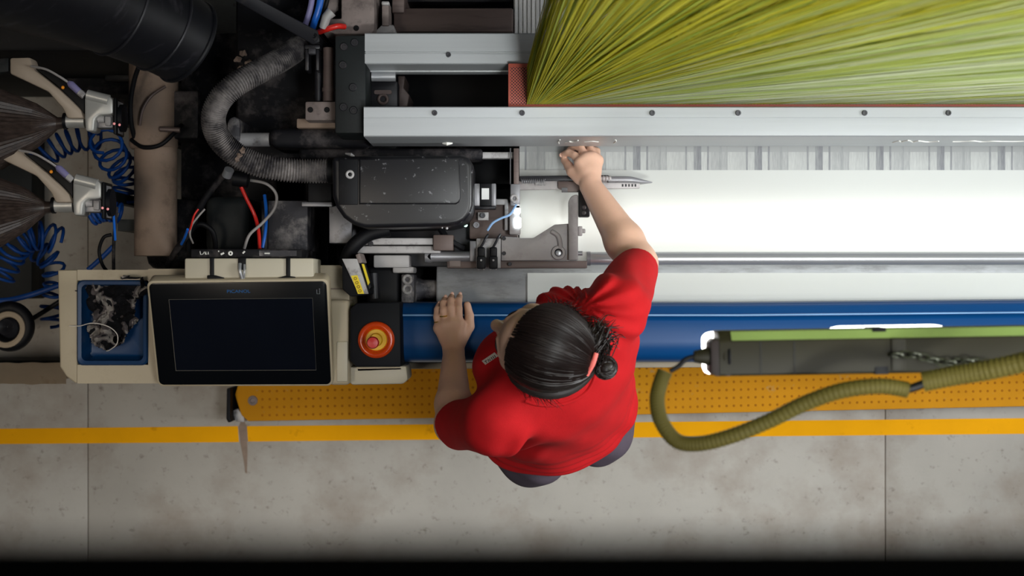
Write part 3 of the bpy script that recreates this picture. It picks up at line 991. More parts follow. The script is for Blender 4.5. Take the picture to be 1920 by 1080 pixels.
# ------------------------------------------------------------------ control console
co = thing('control_console', 'cream control console with blue tray and tilted display', 'console', W(380, 610, 0))
zt = 1.0
b = B()
b.prism([(108, 506), (145, 506), (145, 719), (140, 718), (124, 706), (112, 688)], zt, 0.22, 0.008, 3, True)
b.box(278, 504, 655, 719, zt, 0.22)
b.box(145, 506, 278, 526, zt, 0.22)
b.box(145, 684, 278, 719, zt, 0.22)
put('body', b, 'cream', co)
put('pedestal', B().wbox((W(300, 0, 0.5).x, W(0, 640, 0.5).y, 0), (W(560, 0, 0.5).x, W(0, 560, 0.5).y, 0.79), 0.01), 'cream', co)
a0, a1 = W(145, 525, zt), W(278, 685, zt)
cx, cy, hw, hh = (a0.x + a1.x) / 2, (a0.y + a1.y) / 2, (a1.x - a0.x) / 2, (a0.y - a1.y) / 2
put('tray', B().rrect([(cx, cy, hw, hh, 0.014, zt - 0.05), (cx, cy, hw, hh, 0.014, zt + 0.003), (cx, cy, hw - 0.003, hh - 0.003, 0.013, zt + 0.006), (cx, cy, hw - 0.010, hh - 0.010, 0.011, zt + 0.004),
                       (cx, cy, hw - 0.017, hh - 0.017, 0.010, zt - 0.040), (cx, cy, hw - 0.022, hh - 0.022, 0.008, zt - 0.043)]), 'tray_blue', co, 50)
put('column', B().box(617, 562, 655, 722, 1.035, 0.12, 0.008, 3), 'cream', co)
put('column_face', B().box(631, 640, 652, 716, 1.0385, 0.01, 0.003), 'cream_light', co)
put('seam', B().box(612, 540, 648, 543, 1.0015, 0.01), 'joint', co)
put('button_base', B().prism([(654, 688), (762, 686), (765, 712), (756, 720), (660, 722), (654, 716)], 1.0, 0.14, 0.006, 2), 'cream_light', co)
put('side_shelf', B().prism([(578, 497), (655, 497), (655, 505), (578, 505)], zt, 0.1, 0.002), 'cream', co)

# tilted display
dp = thing('display', 'black touch screen display tilted in a thin cream frame', 'display', W(450, 620, 1.0))
C4 = [W(279, 531, 1.13), W(612, 527, 1.13), W(621, 720, 1.04), W(299, 721, 1.04)]


def pl_(u, v, d=0.0):
    p = (C4[0] * (1 - u) + C4[1] * u) * (1 - v) + (C4[3] * (1 - u) + C4[2] * u) * v
    return p + DN * d


DN = (C4[3] - C4[0]).cross(C4[1] - C4[0]).normalized()
DN = DN if DN.z > 0 else -DN


def pane(u0, v0, u1, v1, d0, d1, r=0.0, bev=0.0):
    """slab lying in the display's plane, corners rounded by r (in u)"""
    pts = []
    if r:
        ry = r * 1.7
        for qx, qy, a_0 in ((u1 - r, v0 + ry, -90), (u1 - r, v1 - ry, 0), (u0 + r, v1 - ry, 90), (u0 + r, v0 + ry, 180)):
            for k in range(6):
                a = math.radians(a_0 + 90 * k / 5)
                pts.append((qx + r * math.cos(a), qy + ry * math.sin(a)))
    else:
        pts = [(u0, v0), (u1, v0), (u1, v1), (u0, v1)]
    b = B()
    b.hull([pl_(u, v, d1) for u, v in pts], [pl_(u, v, d0) for u, v in pts], bev)
    return b


put('housing', pane(-0.012, -0.022, 1.012, 1.02, -0.035, 0.0, 0.035, 0.002), 'cream', dp)
put('stand', B().hull([pl_(0.3, 0.3, -0.03), pl_(0.7, 0.3, -0.03), pl_(0.7, 0.8, -0.03), pl_(0.3, 0.8, -0.03)], [Vector((p.x, p.y, 1.0)) for p in [pl_(0.3, 0.3), pl_(0.7, 0.3), pl_(0.7, 0.8), pl_(0.3, 0.8)]]), 'cream', dp)
put('front_glass', pane(0.0, 0.0, 1.0, 1.0, -0.002, 0.002, 0.028, 0.001), 'glass_black', dp)
put('screen_edge', pane(0.104, 0.155, 0.918, 0.858, 0.001, 0.0023), 'screen_edge', dp)
put('screen', pane(0.107, 0.157, 0.917, 0.853, 0.001, 0.0028), 'screen', dp)
ux = (C4[1] - C4[0]).normalized()
uy = DN.cross(ux).normalized()


def dmat(u, v, d):
    m = Matrix((ux, uy, DN)).transposed().to_4x4()
    m.translation = pl_(u, v, d)
    return m


text('logo', 'PICANOL', 0.0118, 'logo_blue', dmat(0.502, 0.085, 0.0024), dp, 'blue brand lettering')
put('power_icon', B().tube([pl_(0.944, 0.075, .003), pl_(0.944, 0.115, .003), pl_(0.960, 0.115, .003), pl_(0.960, 0.082, .003)], 0.0007, 6).tube([pl_(0.958, 0.068, .003), pl_(0.962, 0.074, .003)], 0.0012, 6), 'icon_grey', dp)

# cream panel clipped on behind the display
cp = thing('clip_panel', 'cream box behind the display held by two black straps', 'panel', W(466, 505, 0.95))
put('body', B().box(346, 484, 588, 526, 1.12, 0.13, 0.004), 'cream_light', cp)
for x in (397, 540):
    put('strap', B().box(x - 4, 483, x + 4, 522, 1.1235, 0.02, 0.002), 'black_rubber', cp)
    put('strap_foot', B().prism([(x - 9, 516), (x + 6, 516), (x + 24, 521), (x + 24, 525), (x - 9, 525)] if x < 500 else [(x - 22, 521), (x - 4, 517), (x + 14, 519), (x + 16, 525), (x - 22, 525)], 1.125, 0.02, 0.002), 'black_rubber', cp)
put('slot', B().box(446, 483, 461, 506, 1.122, 0.03, 0.001), 'black', cp)
put('clip', B().tube([W(450, 494, 1.125), W(450, 508, 1.13), W(454, 523, 1.125)], 0.0035, 10, 4).tube([W(458, 496, 1.125), W(458, 510, 1.13), W(457, 523, 1.125)], 0.0025, 10, 4), 'chrome', cp)
bb = thing('terminal_bar', 'black bar with white flaked stickers behind the cream box', 'bar', W(462, 476, 1.0))
put('bar', B().box(358, 467, 566, 483, 1.10, 0.24, 0.002), 'dusty_black', bb)
put('sticker', B().box(486, 470, 556, 480, 1.1012, 0.002), 'lint_steel', bb)
b = B()
sx = 375
for pts in ([(0, 471), (1, 477), (4, 477)], [(5, 477), (8, 472), (10, 477)], [(11, 472), (11, 477), (14, 476)], [(15, 472), (16, 477)]):
    b.tube([W(sx + x, y, 1.1012) for x, y in pts], 0.0008, 5)
b.tube([W(414, 477, 1.101), W(420, 474, 1.101)], 0.0022, 6).torus(W(432, 475, 1.101), 0.0035, 0.0018, n=12, m=6).tube([W(455, 475, 1.101), W(459, 471, 1.101)], 0.002, 6).tube([W(409, 471, 1.101), W(411, 471, 1.101)], 0.0016, 6).tube([W(496, 475, 1.1015), W(506, 475, 1.1015)], 0.0016, 6)
put('sticker_print', b, 'chalk', bb)

# emergency stop
es = thing('emergency_stop', 'red emergency stop button in an orange ring on black box', 'button', W(704, 630, 0.9))
b = B()
b.prism([(656, 580), (668, 568), (750, 566), (752, 688), (668, 688), (656, 676)], 1.055, 0.15, 0.004)
put('box', b, 'navy_black', es)
put('box_lip', B().prism([(668, 688), (750, 687), (757, 694), (670, 697)], 1.0, 0.05, 0.002), 'cream', es)
ec = W(706, 637, 1.055)
put('guard_ring', B().torus(ec + Vector((0, 0, 0.006)), 0.0325, 0.0075, n=48, m=12).torus(ec + Vector((0, 0, 0.003)), 0.0245, 0.004, n=40, m=8), 'orange_ring', es)
put('base_disc', B().lathe(ec, [(0.0235, 0), (0.0235, 0.007), (0.022, 0.009), (0.0001, 0.009)], 40), 'button_yellow', es)
put('collar', B().lathe(ec, [(0.0145, 0.008), (0.0145, 0.020), (0.0125, 0.024), (0.0001, 0.024)], 32), 'button_yellow', es)
put('knob', B().lathe(ec + Vector((-0.002, -0.004, 0)), [(0.0085, 0.022), (0.0085, 0.050), (0.0125, 0.056), (0.0132, 0.068), (0.011, 0.074), (0.0001, 0.076)], 32), 'button_red', es)

# rag in the tray, and its loose string
bx, by = W(150, 0, 0.97).x, W(0, 662, 0.97).y
wx, wy = W(282, 0, 0.97).x - bx, W(0, 518, 0.97).y - by
nx = 66
outl = [(0.03, 0.60), (0.10, 0.68), (0.02, 0.82), (0.14, 0.93), (0.34, 0.88), (0.55, 0.93), (0.72, 1.02), (1.0, 0.98), (1.02, 0.74), (0.82, 0.70), (0.84, 0.42), (0.62, 0.12), (0.40, 0.02), (0.22, 0.08), (0.12, 0.28), (0.20, 0.52)]


def inside(u, v):
    c = False
    for i in range(len(outl)):
        x0, y0 = outl[i]
        x1, y1 = outl[i - 1]
        if (y0 > v) != (y1 > v) and u < (x1 - x0) * (v - y0) / (y1 - y0) + x0:
            c = not c
    return c


b = B()
grid = {}
for i in range(nx + 1):
    for k in range(nx + 1):
        u, v = i / nx * 1.04, k / nx * 1.04
        if inside(u, v):
            p = Vector((u * 5, v * 5, 3.1))
            q = noise.noise_vector(p * 0.7) * 0.9
            h = 1 - abs(noise.noise(p * 0.9 + q)) * 2.2
            h2 = 1 - abs(noise.noise(p * 2.1 + q * 2)) * 2.0
            hang = 0.03 if u > 0.9 or v > 0.97 or u < 0.06 else 0.0
            z = 0.963 + max(0, 0.030 * h + 0.014 * h2) + max(hang, 0.0)
            off = noise.noise_vector(p * 1.3) * 0.006
            grid[i, k] = b.bm.verts.new((bx + u * wx + off.x, by + v * wy + off.y, z))
for (i, k), v in grid.items():
    if all(t in grid for t in ((i + 1, k), (i + 1, k + 1), (i, k + 1))):
        b.bm.faces.new((v, grid[i + 1, k], grid[i + 1, k + 1], grid[i, k + 1]))
bmesh.ops.solidify(b.bm, geom=b.bm.faces[:], thickness=0.0015)
tag(put('cleaning_rag', b, 'rag_print', None, 60), 'crumpled black and grey patterned rag in the blue tray', 'rag')
tag(put('loose_thread', B().tube([W(130, 611, 1.004), W(150, 611, 1.012), (W(170, 606, 1.03)), W(190, 608, 1.032), W(208, 615, 1.03), W(220, 628, 1.028), W(219, 645, 1.02), W(206, 656, 1.0), W(200, 658, 0.99)], 0.0011, 6, 6), 'string_white'), 'loose white thread curling over the rag', 'thread')

# sensor with yellow label
sn = thing('optical_sensor', 'slanted grey and black sensor with yellow label beside console', 'sensor', W(668, 520, 0.95))
put('body', B().prism([(641, 488), (668, 484), (692, 545), (690, 553), (657, 556), (642, 542)], 1.07, 0.12, 0.003), 'navy_black', sn)
put('face_plate', B().prism([(641, 485), (669, 485), (691, 551), (672, 551)], 1.08, 0.012, 0.001), 'pale_metal', sn)
b = B()
b.prism([(658, 517), (670, 516), (683, 551), (671, 551)], 1.0812, 0.002)
lb = put('label', b, 'label_yellow', sn)
for u in (0.18, 0.40, 0.62, 0.84):
    c0 = W(664 + 13 * u, 516 + 35 * u, 1.0822)
    put('label_mark', B().torus(c0, 0.0028, 0.0008, n=10, m=5), 'label_ink', lb)
put('yellow_stripe', B().prism([(678, 495), (682, 495), (693, 530), (690, 535)], 1.06, 0.01), 'label_yellow', sn)
put('lens_shroud', B().prism([(670, 492), (678, 489), (696, 538), (690, 548)], 1.055, 0.08, 0.002), 'black', sn)
put('neck', B().prism([(666, 478), (674, 474), (680, 492), (672, 494)], 1.075, 0.1, 0.002), 'rust_grey', sn)

# ------------------------------------------------------------------ cables and hoses by the console


def cable(name, label, pts, r, mat, cat='cable', group=None, sub=8):
    return tag(put(name, B().tube([W(*p) for p in pts], r, 10, sub), mat, None, 60), label, cat, group)


cable('red_cable', 'red cable dropping behind the black terminal bar', [(452, 350, 1.0), (462, 372, 0.99), (478, 405, 0.98), (485, 435, 0.99), (487, 466, 1.0)], 0.0042, 'red_hose')
cable('blue_cable', 'short blue cable beside the red cable and pale panel', [(496, 366, 0.95), (499, 395, 0.97), (498, 430, 0.99), (492, 465, 1.0)], 0.0038, 'blue_hose')
cable('grey_cable', 'pale grey cable looping in front of the dusty panel', [(470, 338, 0.98), (500, 345, 0.99), (518, 365, 0.99), (514, 392, 1.0), (492, 418, 1.01), (468, 440, 1.01), (458, 466, 1.0)], 0.0034, 'grey_cable')
cable('cable_bundle', 'black cable bundle running down left of the console box', [(432, 315, 0.98), (405, 345, 0.96), (380, 380, 0.95), (366, 410, 0.93), (352, 440, 0.9), (330, 470, 0.88), (314, 500, 0.86)], 0.0075, 'dusty_black')
cable('thin_red_wire', 'thin red wire splaying from the black bundle', [(372, 392, 0.965), (364, 404, 0.965), (358, 425, 0.955), (354, 436, 0.94)], 0.0022, 'red_hose', 'wire')
cable('thin_white_wire', 'thin white wire splaying from the black bundle', [(384, 392, 0.965), (370, 408, 0.965), (360, 422, 0.955), (356, 440, 0.94), (362, 456, 0.92)], 0.0022, 'grey_cable', 'wire')
cable('thin_blue_wire', 'thin blue wire below the black bundle', [(352, 430, 0.955), (346, 446, 0.93), (340, 458, 0.91)], 0.003, 'blue_hose', 'wire')
cable('black_loop_hose', 'black looped hose in front of the gear case', [(352, 470, 0.88), (356, 436, 0.9), (376, 420, 0.91), (398, 434, 0.9), (404, 462, 0.88), (400, 480, 0.86)], 0.006, 'black_rubber', 'hose')
cable('red_air_hose', 'short red air hose plugged into the rusty lug plate', [(598, 60, 1.09), (612, 55, 1.12), (632, 49, 1.125), (646, 50, 1.11)], 0.0062, 'red_hose', 'hose')
cable('blue_air_hose', 'thick blue air hose at the top of the machine', [(604, -20, 1.12), (598, 15, 1.12), (590, 40, 1.11), (584, 58, 1.08)], 0.0075, 'blue_hose', 'hose')
cable('violet_cable', 'grey violet cable beside the thick blue hose', [(588, -20, 1.12), (582, 15, 1.12), (574, 42, 1.11), (568, 60, 1.08)], 0.0065, 'violet_cable')
cable('black_air_hose', 'black hose right of the thick blue hose', [(618, -20, 1.11), (611, 10, 1.11), (602, 36, 1.1), (596, 62, 1.07)], 0.005, 'black_rubber', 'hose')
cable('draped_cable', 'black cable hanging along the beige pipe', [(262, 120, 0.92), (252, 150, 0.9), (245, 190, 0.88), (246, 230, 0.86), (252, 258, 0.84)], 0.0055, 'black_rubber')
cable('sling_cable', 'dark cable slung around the beige pipe', [(246, 262, 0.84), (268, 276, 0.86), (300, 272, 0.87), (326, 250, 0.86), (340, 235, 0.82)], 0.005, 'black_rubber')
cable('brown_cord', 'brown cord curving across the beige pipe', [(262, 235, 0.865), (268, 205, 0.875), (284, 180, 0.875), (310, 162, 0.86)], 0.0035, 'brown_steel', 'cord')
cable('hanging_cable', 'thin dark cable hanging between feeders and console', [(219, 390, 0.95), (215, 430, 0.9), (213, 470, 0.88), (213, 505, 0.86)], 0.004, 'dusty_black')
cable('cable_loop', 'black cable loop above the console corner', [(209, 440, 0.9), (194, 446, 0.9), (186, 470, 0.89), (192, 496, 0.88), (204, 512, 0.86)], 0.004, 'black_rubber')
cable('feeder_blue_tube', 'straight blue tube beside the hanging dark cable', [(212, 392, 0.96), (214, 420, 0.94), (216, 450, 0.92)], 0.003, 'blue_hose', 'tube')
cable('slanted_blue_tube', 'blue tube slanting behind the console corner', [(212, 462, 0.62), (190, 484, 0.62), (165, 506, 0.62)], 0.006, 'coil_blue', 'tube')

# ------------------------------------------------------------------ black duct, diagonal bar, beige pipe
dc = thing('black_duct', 'huge dark scuffed duct hanging across the upper left corner', 'duct', W(250, 40, 1.3))
P, R = spline([W(-160, -120, 1.9), W(20, -60, 1.72), W(170, -10, 1.58), W(285, 42, 1.48), W(352, 80, 1.42)], [0.11, 0.105, 0.098, 0.088, 0.082], 10)
put('tube', B().tube(P, R, 40), 'duct_rubber', dc, 60)
ax = (P[-1] - P[-3]).normalized()
put('rim', B().torus(P[-1] - ax * 0.004, 0.081, 0.006, ax, 48, 10), 'duct_rubber', dc)
put('seam_ring', B().torus(P[-9], R[-9] + 0.0005, 0.003, (P[-8] - P[-10]).normalized(), 48, 8), 'dark_steel', dc)
put('seam_ring', B().torus(P[-17], R[-17] + 0.0005, 0.003, (P[-16] - P[-18]).normalized(), 48, 8), 'dark_steel', dc)
put('pale_tag', B().ball(W(271, 12, 1.585), 0.011, 0.009, 0.006, 10), 'lint', dc)
hg = tag(put('duct_hanger', B().wbox((W(-60, 0, 1.9).x - 0.02, W(0, -100, 1.9).y - 0.02, 0.0), (W(-60, 0, 1.9).x + 0.02, W(0, -100, 1.9).y + 0.02, 1.74)), 'dark_steel'), 'dark post carrying the huge black duct', 'post')
dbar = thing('diagonal_bar', 'flat black steel bar slanting down to the corrugated hose', 'bar', W(590, 70, 1.1))
put('bar', B().hull([W(385, -30, 1.30), W(430, -30, 1.30), W(596, 58, 1.17), W(600, 78, 1.17), (W(588, 84, 1.17))], [W(385, -30, 1.27), W(430, -30, 1.27), W(596, 58, 1.14), W(600, 78, 1.14), W(588, 84, 1.14)], 0.002), 'dark_steel', dbar)
put('eye', B().lathe(W(590, 70, 1.168), [(0.008, 0), (0.008, 0.006), (0.003, 0.007), (0.0001, 0.004)], 16), 'black_rubber', dbar)
put('strut', B().wbox((W(592, 0, 1.1).x - 0.01, W(0, 76, 1.1).y - 0.008, 0.84), (W(592, 0, 1.1).x + 0.01, W(0, 76, 1.1).y + 0.008, 1.15)), 'dark_steel', dbar)

bp = thing('beige_pipe', 'beige pipe running down from under the black duct', 'pipe', W(290, 300, 0))
put('pipe', B().tube([W(292, 20, 0.80), W(292, 480, 0.80)], 0.049, 32), 'beige_pipe', bp)
put('sleeve', B().tube([W(288, 60, 0.80), W(288, 276, 0.80), W(288, 280, 0.80)], [0.056, 0.056, 0.05], 32), 'beige_pipe', bp)
put('leg', B().wbox((W(292, 0, 0.5).x - 0.03, W(0, 420, 0.5).y, 0), (W(292, 0, 0.5).x + 0.03, W(0, 440, 0.5).y, 0.76)), 'dark_paint', bp)
put('leg', B().wbox((W(292, 0, 0.5).x - 0.03, W(0, 60, 0.5).y, 0), (W(292, 0, 0.5).x + 0.03, W(0, 80, 0.5).y, 0.76)), 'dark_paint', bp)
put('side_box', B().box(316, 170, 372, 260, 0.82, 0.12, 0.006), 'dusty_black', bp)
put('nipple', B().tube([W(300, 242, 0.86), W(338, 244, 0.86)], 0.006, 10), 'brown_steel', bp)

dk = thing('corner_filler', 'near black cabinet under the huge duct added to darken the upper corner', 'filler', W(60, 40, 0))
put('case', B().box(-420, -200, 232, 96, 0.86, 0.86, 0.01), 'black_rubber', dk)  # solid block added so the corner reads black
put('low_filler', B().box(90, 60, 262, 178, 0.40, 0.40, 0.01), 'dusty_black', dk)  # lower block added to keep this patch of floor very dark
put('rail', B().box(196, 132, 262, 150, 0.46, 0.06, 0.004), 'dark_steel', dk)

# ------------------------------------------------------------------ yarn feeders


def feeder(dx, dy, z, label, grp):
    t = thing('yarn_feeder', label, 'feeder', W(180 + dx, 220 + dy, z - 0.1), grp)

    def w(x, y, dz=0.0):
        return W(x + dx, y + dy, z + dz)

    def pr(pts, dz, th, bev=0.003):
        return B().prism([(x + dx, y + dy) for x, y in pts], z + dz, th, bev)
    put('arm', pr([(18, 108), (56, 107), (64, 130), (110, 166), (152, 206), (158, 222), (126, 222), (118, 204), (90, 172), (48, 152), (18, 138)], 0.03, 0.05, 0.005), 'feeder_beige', t)
    put('arm_bracket', pr([(-30, 112), (16, 108), (16, 134), (-30, 140)], 0.028, 0.04), 'dark_paint', t)
    put('barrel', B().tube([w(124, 227), w(160, 227)], 0.0155, 24), 'feeder_silver', t)
    put('barrel_ring', B().tube([w(120, 227), w(126, 227)], 0.018, 24), 'black', t)
    hd = put('head', pr([(158, 182), (166, 172), (205, 180), (212, 186), (212, 214), (186, 216), (178, 224), (176, 246), (160, 246), (158, 222)], 0.035, 0.06, 0.006), 'feeder_silver', t)
    put('head_rib', B().tube([w(164, 178, 0.03), w(204, 188, 0.03)], 0.012, 14), 'feeder_silver', hd)
    put('sensor', B().box(180 + dx, 216 + dy, 212 + dx, 240 + dy, z + 0.015, 0.04, 0.003), 'steel', t)
    put('sensor_pin', B().tube([w(184, 224, 0.018), w(196, 224, 0.018)], 0.0075, 14), 'pale_metal', t)
    put('sensor_clip', B().box(196 + dx, 218 + dy, 208 + dx, 236 + dy, z + 0.02, 0.02, 0.003), 'pale_metal', t)
    put('flange', pr([(212, 183), (218, 183), (218, 252), (212, 252)], 0.036, 0.07), 'black', t)
    put('disc', B().tube([w(220, 222), w(234, 222)], 0.030, 30), 'navy_black', t)
    put('spacer', B().box(217 + dx, 190 + dy, 222 + dx, 250 + dy, z + 0.02, 0.04), 'steel', t)
    put('led', B().ball(w(214, 232, 0.04), 0.003, 0.003, 0.002, 8).ball(w(224, 234, 0.034), 0.003, 0.003, 0.002, 8), 'pink_led', t)
    put('cover_plate', pr([(66, 128), (110, 140), (150, 172), (158, 180), (158, 214), (140, 194), (106, 160)], 0.02, 0.03, 0.002), 'black', t)
    put('cable', B().tube([w(58, 124, 0.035), w(86, 130, 0.045), (w(112, 144, 0.045)), w(130, 156, 0.04)], 0.0026, 8, 6), 'grey_cable', t)
    put('plug', B().tube([w(128, 154, 0.04), w(133, 158, 0.04), w(148, 172, 0.038)], [0.004, 0.008, 0.0075], 12), 'violet_cable', t)
    put('plug_nut', B().tube([w(148, 172, 0.038), w(158, 180, 0.036)], 0.0075, 8), 'pale_metal', t)
    put('lamp', B().ball(w(118, 164, 0.026), 0.0038, 0.0038, 0.003, 10), 'amber', t)
    # the spinning yarn's balloon shield: pleated cone opening to the left
    b = B()
    n = 96
    rings = []
    for xx, r in ((122, 0.012), (108, 0.0135), (70, 0.046), (0, 0.086), (-90, 0.089)):
        c = w(xx, 230 + (122 - xx) * 0.10)
        ring = []
        for k in range(n):
            a = 2 * PI * k / n
            f = 1 + 0.05 * (1 if k % 2 else -1) * (r > 0.02) * (0.4 + 0.6 * abs(noise.noise(Vector((k * 0.37, 1.3, dx)))))
            ring.append(c + Vector((0, math.cos(a) * r * f, math.sin(a) * r * f)))
        rings.append(ring)
    b.loft(rings)
    put('balloon_cone', b, 'balloon_film', t, 0)
    put('stand', B().wbox((w(180, 0).x - 0.012, w(0, 200).y - 0.012, 0.0), (w(180, 0).x + 0.012, w(0, 200).y + 0.012, z - 0.02)), 'dark_paint', t)
    return t


feeder(0, 0, 1.02, 'upper yarn feeder, beige arm with dull silver head under the duct', 'yarn feeders')
feeder(-22, 158, 1.02, 'lower yarn feeder, beige arm with bright silver head above blue coils', 'yarn feeders')


def coil(label, pts, R, turns, r=0.0042):
    P, _ = spline([W(*p) for p in pts], [0] * len(pts), 40)
    Q = []
    n = turns * 14
    for i in range(n + 1):
        f = i / n * (len(P) - 1)
        k = min(int(f), len(P) - 2)
        p = P[k].lerp(P[k + 1], f - k)
        t = (P[min(k + 2, len(P) - 1)] - P[max(k - 1, 0)]).normalized()
        u = Vector((0, 0, 1))
        u = (u - t * u.dot(t)).normalized()
        v = t.cross(u)
        a = 2 * PI * i / 14
        Q.append(p + (u * math.cos(a) + v * math.sin(a)) * R)
    o = put('coiled_hose', B().tube(Q, r, 7), 'coil_blue', None, 60)
    return tag(o, label, 'hose', 'coiled blue hoses')


coil('coiled blue hose between the two yarn feeders and the beige pipe', [(196, 262, 0.8), (215, 300, 0.72), (240, 330, 0.68), (236, 370, 0.66)], 0.036, 7)
coil('tight blue coil just below the lower yarn feeder', [(172, 404, 0.80), (196, 396, 0.80), (226, 400, 0.80)], 0.022, 6)
coil('loose blue coil lying between feeders, nearest the picture edge', [(60, 310, 0.5), (100, 280, 0.5), (140, 262, 0.5), (190, 256, 0.5)], 0.03, 8)
coil('blue coil above the black reel beside the console', [(0, 520, 0.6), (20, 480, 0.6), (40, 452, 0.62), (75, 442, 0.62), (110, 452, 0.6)], 0.034, 9)
coil('blue coil hugging the upper corner of the console', [(70, 470, 0.5), (95, 490, 0.5), (104, 530, 0.48), (98, 570, 0.46), (100, 610, 0.45)], 0.028, 8)
tag(put('blue_floor_tube', B().tube([W(-20, 565, 0.55), W(20, 562, 0.55), W(60, 552, 0.55), W(110, 535, 0.55), W(150, 525, 0.55)], 0.007, 10, 5), 'coil_blue'), 'single blue tube beneath the coils beside the console', 'tube')
tag(put('trunk_cable', B().tube([W(-20, 640, 0.5), W(30, 615, 0.5), W(70, 592, 0.5), W(120, 560, 0.5)], 0.006, 10, 5), 'black_rubber'), 'black cable running from the reel behind the console', 'cable')
fr = tag(put('feeder_floor_frame', B().box(-200, 690, 150, 676, 0.2, 0.2, 0.004).box(-60, 240, 60, 560, 0.12, 0.12, 0.004), 'dark_paint'), 'low dark base frame beneath the feeders and coils', 'frame')
rlr = thing('black_reel', 'black cable reel with pale hub beside the console', 'reel', W(20, 610, 0.2))
put('rim', B().torus(W(18, 612, 0.62), 0.046, 0.016, n=36, m=12), 'black_rubber', rlr)
put('hub', B().lathe(W(18, 612, 0.58), [(0.04, 0), (0.038, 0.02), (0.02, 0.035), (0.008, 0.03), (0.0001, 0.02)], 28), 'dark_steel', rlr)
put('wrap', B().torus(W(14, 618, 0.632), 0.036, 0.008, n=30, m=8, sx=1.1), 'cardboard', rlr)
put('post', B().tube([W(18, 612, 0.0), (W(18, 612, 0.62).x, W(18, 612, 0.62).y, 0.6)], 0.012, 12), 'dark_steel', rlr)
cbx = thing('packing_sheet', 'pale folded packing sheet on the floor at console corner', 'sheet', W(50, 700, 0.0))
b = B()
nn = 24
rows = []
for k in range(6):
    y = 680 + k * 8
    rows.append([W(-60 + i * 8, y + 2.5 * noise.noise(Vector((i * .3, k, 0))), 0.30 + 0.016 * abs(noise.noise(Vector((i * 0.22, k * 0.7, 4)))) * (1 if k in (1, 3, 4) else 0.3)) for i in range(nn)])
vs = [[b.bm.verts.new(p) for p in r] for r in rows]
for k in range(5):
    for i in range(nn - 1):
        b.bm.faces.new((vs[k][i], vs[k + 1][i], vs[k + 1][i + 1], vs[k][i + 1]))
bmesh.ops.solidify(b.bm, geom=b.bm.faces[:], thickness=0.004)
put('sheet', b, 'cardboard', cbx, 50)
put('carton', B().box(-60, 686, 118, 712, 0.29, 0.29, 0.003), 'cardboard', cbx)

# ------------------------------------------------------------------ hanging lamp with its conduit and chain
la = thing('hanging_lamp', 'long olive lamp hanging above the blue cover, glowing underneath', 'lamp', W(1620, 660, 2.12))
A = [W(1340, 642, 2.20), W(1340, 707, 2.20)]
dirx = Vector((1.0, 0.0128 * 1.35, 0)).normalized()
diry = Vector((-dirx.y, dirx.x, 0))
org = W(1334, 706, 2.20)


def lw(u, v, z):
    p = org + dirx * u + diry * v
    return Vector((p.x, p.y, z))


wd_ = 0.0495
Ll = 0.95
sec = [(0.002, 2.135), (0.0, 2.197), (0.003, 2.20), (wd_ - 0.002, 2.20), (wd_ + 0.001, 2.198), (wd_ + 0.0135, 2.187), (wd_ + 0.0145, 2.183), (wd_ + 0.0145, 2.135)]
b = B()
b.loft([[lw(u, v, z) for v, z in sec] for u in (0.012, Ll)])
put('housing', b, 'lamp_olive', la)
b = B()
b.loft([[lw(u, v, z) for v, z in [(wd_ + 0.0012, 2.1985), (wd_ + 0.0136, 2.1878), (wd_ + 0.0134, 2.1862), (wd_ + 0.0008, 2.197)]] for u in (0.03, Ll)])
put('edge_reflection', b, 'reflection_green', la)  # green reflection of the cords, painted as a strip on the chamfer
put('end_cap', B().hull([lw(0.0, 0.006, 2.196), lw(0.006, 0.0, 2.196), lw(0.028, 0.0, 2.2), lw(0.028, wd_, 2.2), lw(0.006, wd_ + 0.004, 2.196), lw(0.0, wd_ - 0.002, 2.196)],
                        [lw(0.0, 0.006, 2.135), lw(0.006, 0.0, 2.135), lw(0.028, 0.0, 2.135), lw(0.028, wd_, 2.135), lw(0.006, wd_ + 0.004, 2.135), lw(0.0, wd_ - 0.002, 2.135)], 0.002), 'lamp_cap', la)
b = B()
lt = [(-0.002, 0.008), (0.002, 0.0), (0.5, -0.001), (Ll, -0.001), (Ll, wd_ + 0.012), (0.36, wd_ + 0.012), (0.34, wd_ + 0.0165), (0.20, wd_ + 0.0165), (0.18, wd_ + 0.012), (0.02, wd_ + 0.0125), (0.004, wd_ + 0.010), (-0.002, wd_ + 0.004)]
b.hull([lw(u, v, 2.135) for u, v in lt], [lw(u, v, 2.105) for u, v in lt], 0.003)
put('lens', b, 'lamp_lens', la)
put('joint_band', B().hull([lw(0.232, -0.001, 2.202), lw(0.252, -0.001, 2.202), lw(0.252, wd_ + 0.016, 2.190), lw(0.232, wd_ + 0.016, 2.190)], [lw(0.232, -0.001, 2.14), lw(0.252, -0.001, 2.14), lw(0.252, wd_ + 0.016, 2.14), lw(0.232, wd_ + 0.016, 2.14)], 0.001), 'black_rubber', la)
put('hook_plate', B().hull([lw(0.256, 0.004, 2.204), lw(0.276, 0.004, 2.204), lw(0.276, wd_, 2.204), lw(0.256, wd_, 2.204)], [lw(0.256, 0.004, 2.197), lw(0.276, 0.004, 2.197), lw(0.276, wd_, 2.197), lw(0.256, wd_, 2.197)], 0.001), 'lamp_olive', la)
for u in (0.07, 0.118):
    put('seam', B().hull([lw(u, 0.001, 2.2008), lw(u + 0.0012, 0.001, 2.2008), lw(u + 0.0012, wd_ - 0.001, 2.2008), lw(u, wd_ - 0.001, 2.2008)], [lw(u, 0.001, 2.199), lw(u + 0.0012, 0.001, 2.199), lw(u + 0.0012, wd_ - 0.001, 2.199), lw(u, wd_ - 0.001, 2.199)]), 'black', la)
